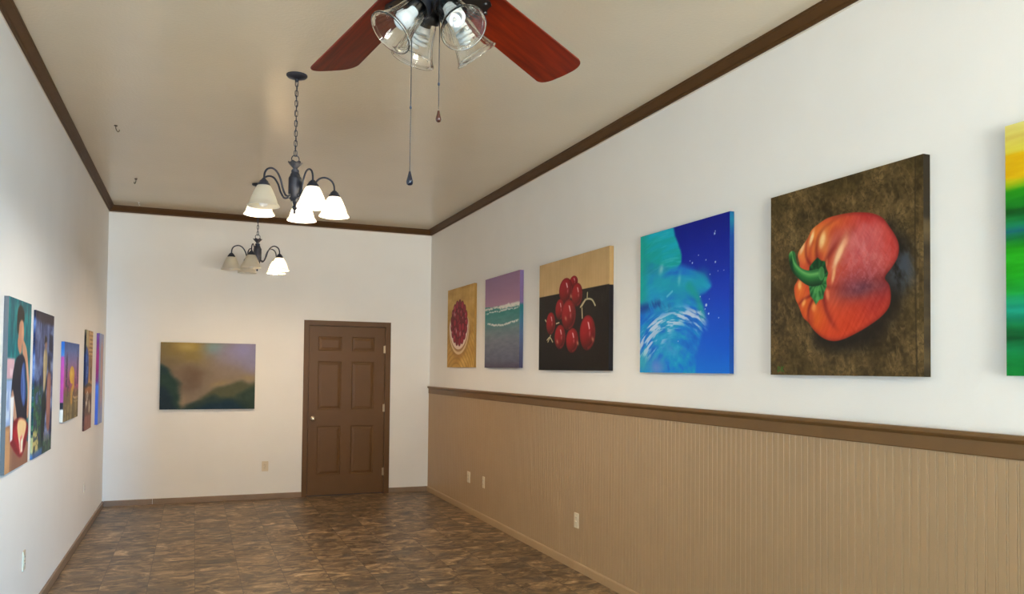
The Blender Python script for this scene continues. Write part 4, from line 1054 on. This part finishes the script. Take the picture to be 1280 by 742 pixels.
def paint_pink(U, V):
    n = fbm(U, V, 3, 5, 4, 231); n2 = fbm(U, V, 10, 22, 4, 237)
    c = ramp(U+.25*(n-.5), [(0, (108, 128, 178)), (.3, (148, 144, 172)), (.55, (178, 150, 158)), (.8, (176, 152, 160)), (1, (132, 146, 190))])
    c = mix(c, (190, 150, 132), .75*poly(U, V, [(.45, .84), (.6, .9), (.82, .80), (.86, .5), (.7, .3), (.52, .34), (.5, .6)], .06, 4)); c = mix(c, (140, 156, 196), .7*sm(V, .84, .98)); c = mix(c, (126, 146, 196), .8*(1-sm(V, .12, .28)))
    c = mix(c, (160, 92, 96), .6*stroke(U, V, [(.86, .60), (.92, .56)], .02)); c = mix(c, (118, 130, 176), .5*stroke(U, V, [(.3, .2), (.36, .5), (.26, .8)], .05, .05))
    return c + 18*(n2-.5)[..., None]
def edge_pink(side, t):
    a = ramp(t, [(0, (84, 108, 190)), (.3, (70, 104, 196)), (.42, (82, 120, 206)), (.48, (122, 60, 120)), (.6, (150, 44, 104)), (.75, (160, 50, 116)), (.9, (128, 60, 132)), (1, (120, 90, 160))])
    return a if side in ('left', 'right') else np.tile(np.array((110, 120, 170), float), (len(t), 1))

ART_GAIN = 1.0
def canvas(wall, y0, y1, z0, z1, depth, fn, label, group, nx, ny, edge=None, gain=1.0):
    """wall 'right'/'left': y0 is the viewer's left edge; 'back': y0,y1 are x. One painted front and four wrapped edges."""
    c0, zc = (y0+y1)/2, (z0+z1)/2
    loc = {'right': (0, c0, zc), 'left': (-W, c0, zc), 'back': (c0, 0, zc)}[wall]
    rz = {'right': -PI/2, 'left': PI/2, 'back': 0}[wall]
    root = empty('painting', loc, label, 'painting', group, rz)
    wd, ht = abs(y1-y0), z1-z0
    # local: x right as seen by the viewer, -y out of the wall
    u = np.linspace(0, 1, nx+1); v = np.linspace(0, 1, ny+1); U, V = np.meshgrid(u, v)
    def build(name, X, Y, Zz, colr):
        h, w_ = X.shape
        co = np.stack([X, Y, Zz], -1).reshape(-1, 3).astype(np.float32)
        idx = np.arange(h*w_).reshape(h, w_)
        q = np.stack([idx[:-1, :-1], idx[:-1, 1:], idx[1:, 1:], idx[1:, :-1]], -1).reshape(-1, 4)
        me = bpy.data.meshes.new(name); me.vertices.add(len(co)); me.vertices.foreach_set('co', co.ravel())
        me.loops.add(q.size); me.loops.foreach_set('vertex_index', q.ravel().astype(np.int32)); me.polygons.add(len(q))
        me.polygons.foreach_set('loop_start', np.arange(0, q.size, 4, dtype=np.int32)); me.update(calc_edges=True)
        a = me.color_attributes.new('paint', 'FLOAT_COLOR', 'POINT')
        lc = np.clip(lin(np.clip(colr, 0, 255))*ART_GAIN*(gain if name == 'painted_front' else 1), 0, .92).reshape(-1, 3)
        a.data.foreach_set('color', np.concatenate([lc, np.ones((len(lc), 1))], 1).astype(np.float32).ravel())
        return link(name, me, M['art'], root)
    C = np.clip(fn(U, V), 0, 255)
    build('painted_front', (U-.5)*wd, np.full(U.shape, -depth), (V-.5)*ht, C)
    # wrapped edges as one band running round the stretcher
    per = [('bottom', u, np.stack([u, 0*u], 1), C[0]), ('right', v, np.stack([0*v+1, v], 1), C[:, -1]), ('top', u[::-1], np.stack([u[::-1], 0*u+1], 1), C[-1, ::-1]), ('left', v[::-1], np.stack([0*v, v[::-1]], 1), C[::-1, 0])]
    ps = np.concatenate([q[2] for q in per]); cs = np.concatenate([(edge(q[0], q[1]) if edge else q[3]*.92) for q in per])
    ps = np.concatenate([ps, ps[:1]]); cs = np.concatenate([cs, cs[:1]])
    X = np.stack([(ps[:, 0]-.5)*wd]*2); Zz = np.stack([(ps[:, 1]-.5)*ht]*2); Y = np.stack([np.full(len(ps), -depth), np.full(len(ps), -.001)])
    build('canvas_edge', X, Y, Zz, np.stack([cs, cs]))
    bm = bmesh.new(); t = .035
    for x0, x1, a, b in ((-wd/2+.003, -wd/2+t, -ht/2+.003, ht/2-.003), (wd/2-t, wd/2-.003, -ht/2+.003, ht/2-.003), (-wd/2+t, wd/2-t, -ht/2+.003, -ht/2+t), (-wd/2+t, wd/2-t, ht/2-t, ht/2-.003)):
        box(bm, x0, x1, -depth+.004, -.0005, a, b)
    obj('stretcher_bars', bm, M['canvas_back'], root)
    return root
GRR, GRL = 'unframed square canvases in a row on the right wall', 'unframed canvases in a row on the left wall'
canvas('right', -.82, -1.765, 1.553, 2.447, .027, paint_tart, 'unframed canvas of a bowl of red berries on gold, nearest the back corner', GRR, 180, 200, edge_tart)
canvas('right', -2.13, -3.045, 1.55, 2.44, .038, paint_sea, 'unframed canvas of a teal sea with white foam under a mauve sky', GRR, 200, 220, edge_sea)
canvas('right', -3.48, -4.705, 1.532, 2.423, .036, paint_grapes, 'unframed canvas of glossy red grapes on black and tan', GRR, 260, 240, edge_grapes)
canvas('right', -5.118, -6.06, 1.523, 2.422, .030, paint_blue, 'unframed abstract canvas of a turquoise wave on deep blue', GRR, 260, 260, edge_blue)
canvas('right', -6.405, -7.317, 1.520, 2.425, .038, paint_pepper, 'unframed canvas of a big red bell pepper on mottled brown', GRR, 420, 420, edge_pepper)
canvas('right', -7.664, -8.58, 1.528, 2.438, .036, paint_green, 'unframed abstract canvas of yellow and green horizontal bands, cut by the right frame edge', GRR, 160, 260)
canvas('back', -3.113, -2.105, 1.049, 1.799, .035, paint_mist, 'unframed misty landscape canvas of olive, grey and dark green on the back wall', 'unframed canvas on the back wall', 240, 180)
canvas('left', -5.00, -4.40, .975, 1.878, .022, paint_diner, 'tall canvas of a person with a red food tray on teal, nearest the camera', GRL, 150, 220, edge_diner, gain=1.22)
canvas('left', -4.20, -3.535, .966, 1.86, .012, paint_market, 'tall canvas of two standing figures in blue, green and brown', GRL, 150, 220, gain=1.22)
canvas('left', -3.115, -2.32, 1.115, 1.703, .022, paint_sunset, 'smaller canvas of a yellow sun in a pink and blue sky among trees', GRL, 150, 150, edge_sunset, gain=1.22)
canvas('left', -1.83, -1.34, .955, 1.845, .016, paint_workshop, 'narrow-looking canvas of a cluttered brown room with a blue patch', GRL, 120, 200, edge_workshop, gain=1.22)
canvas('left', -.90, -.515, .948, 1.85, .027, paint_pink, 'canvas with magenta and blue edge and pale pink front, closest to the back corner', GRL, 100, 200, edge_pink, gain=1.22)
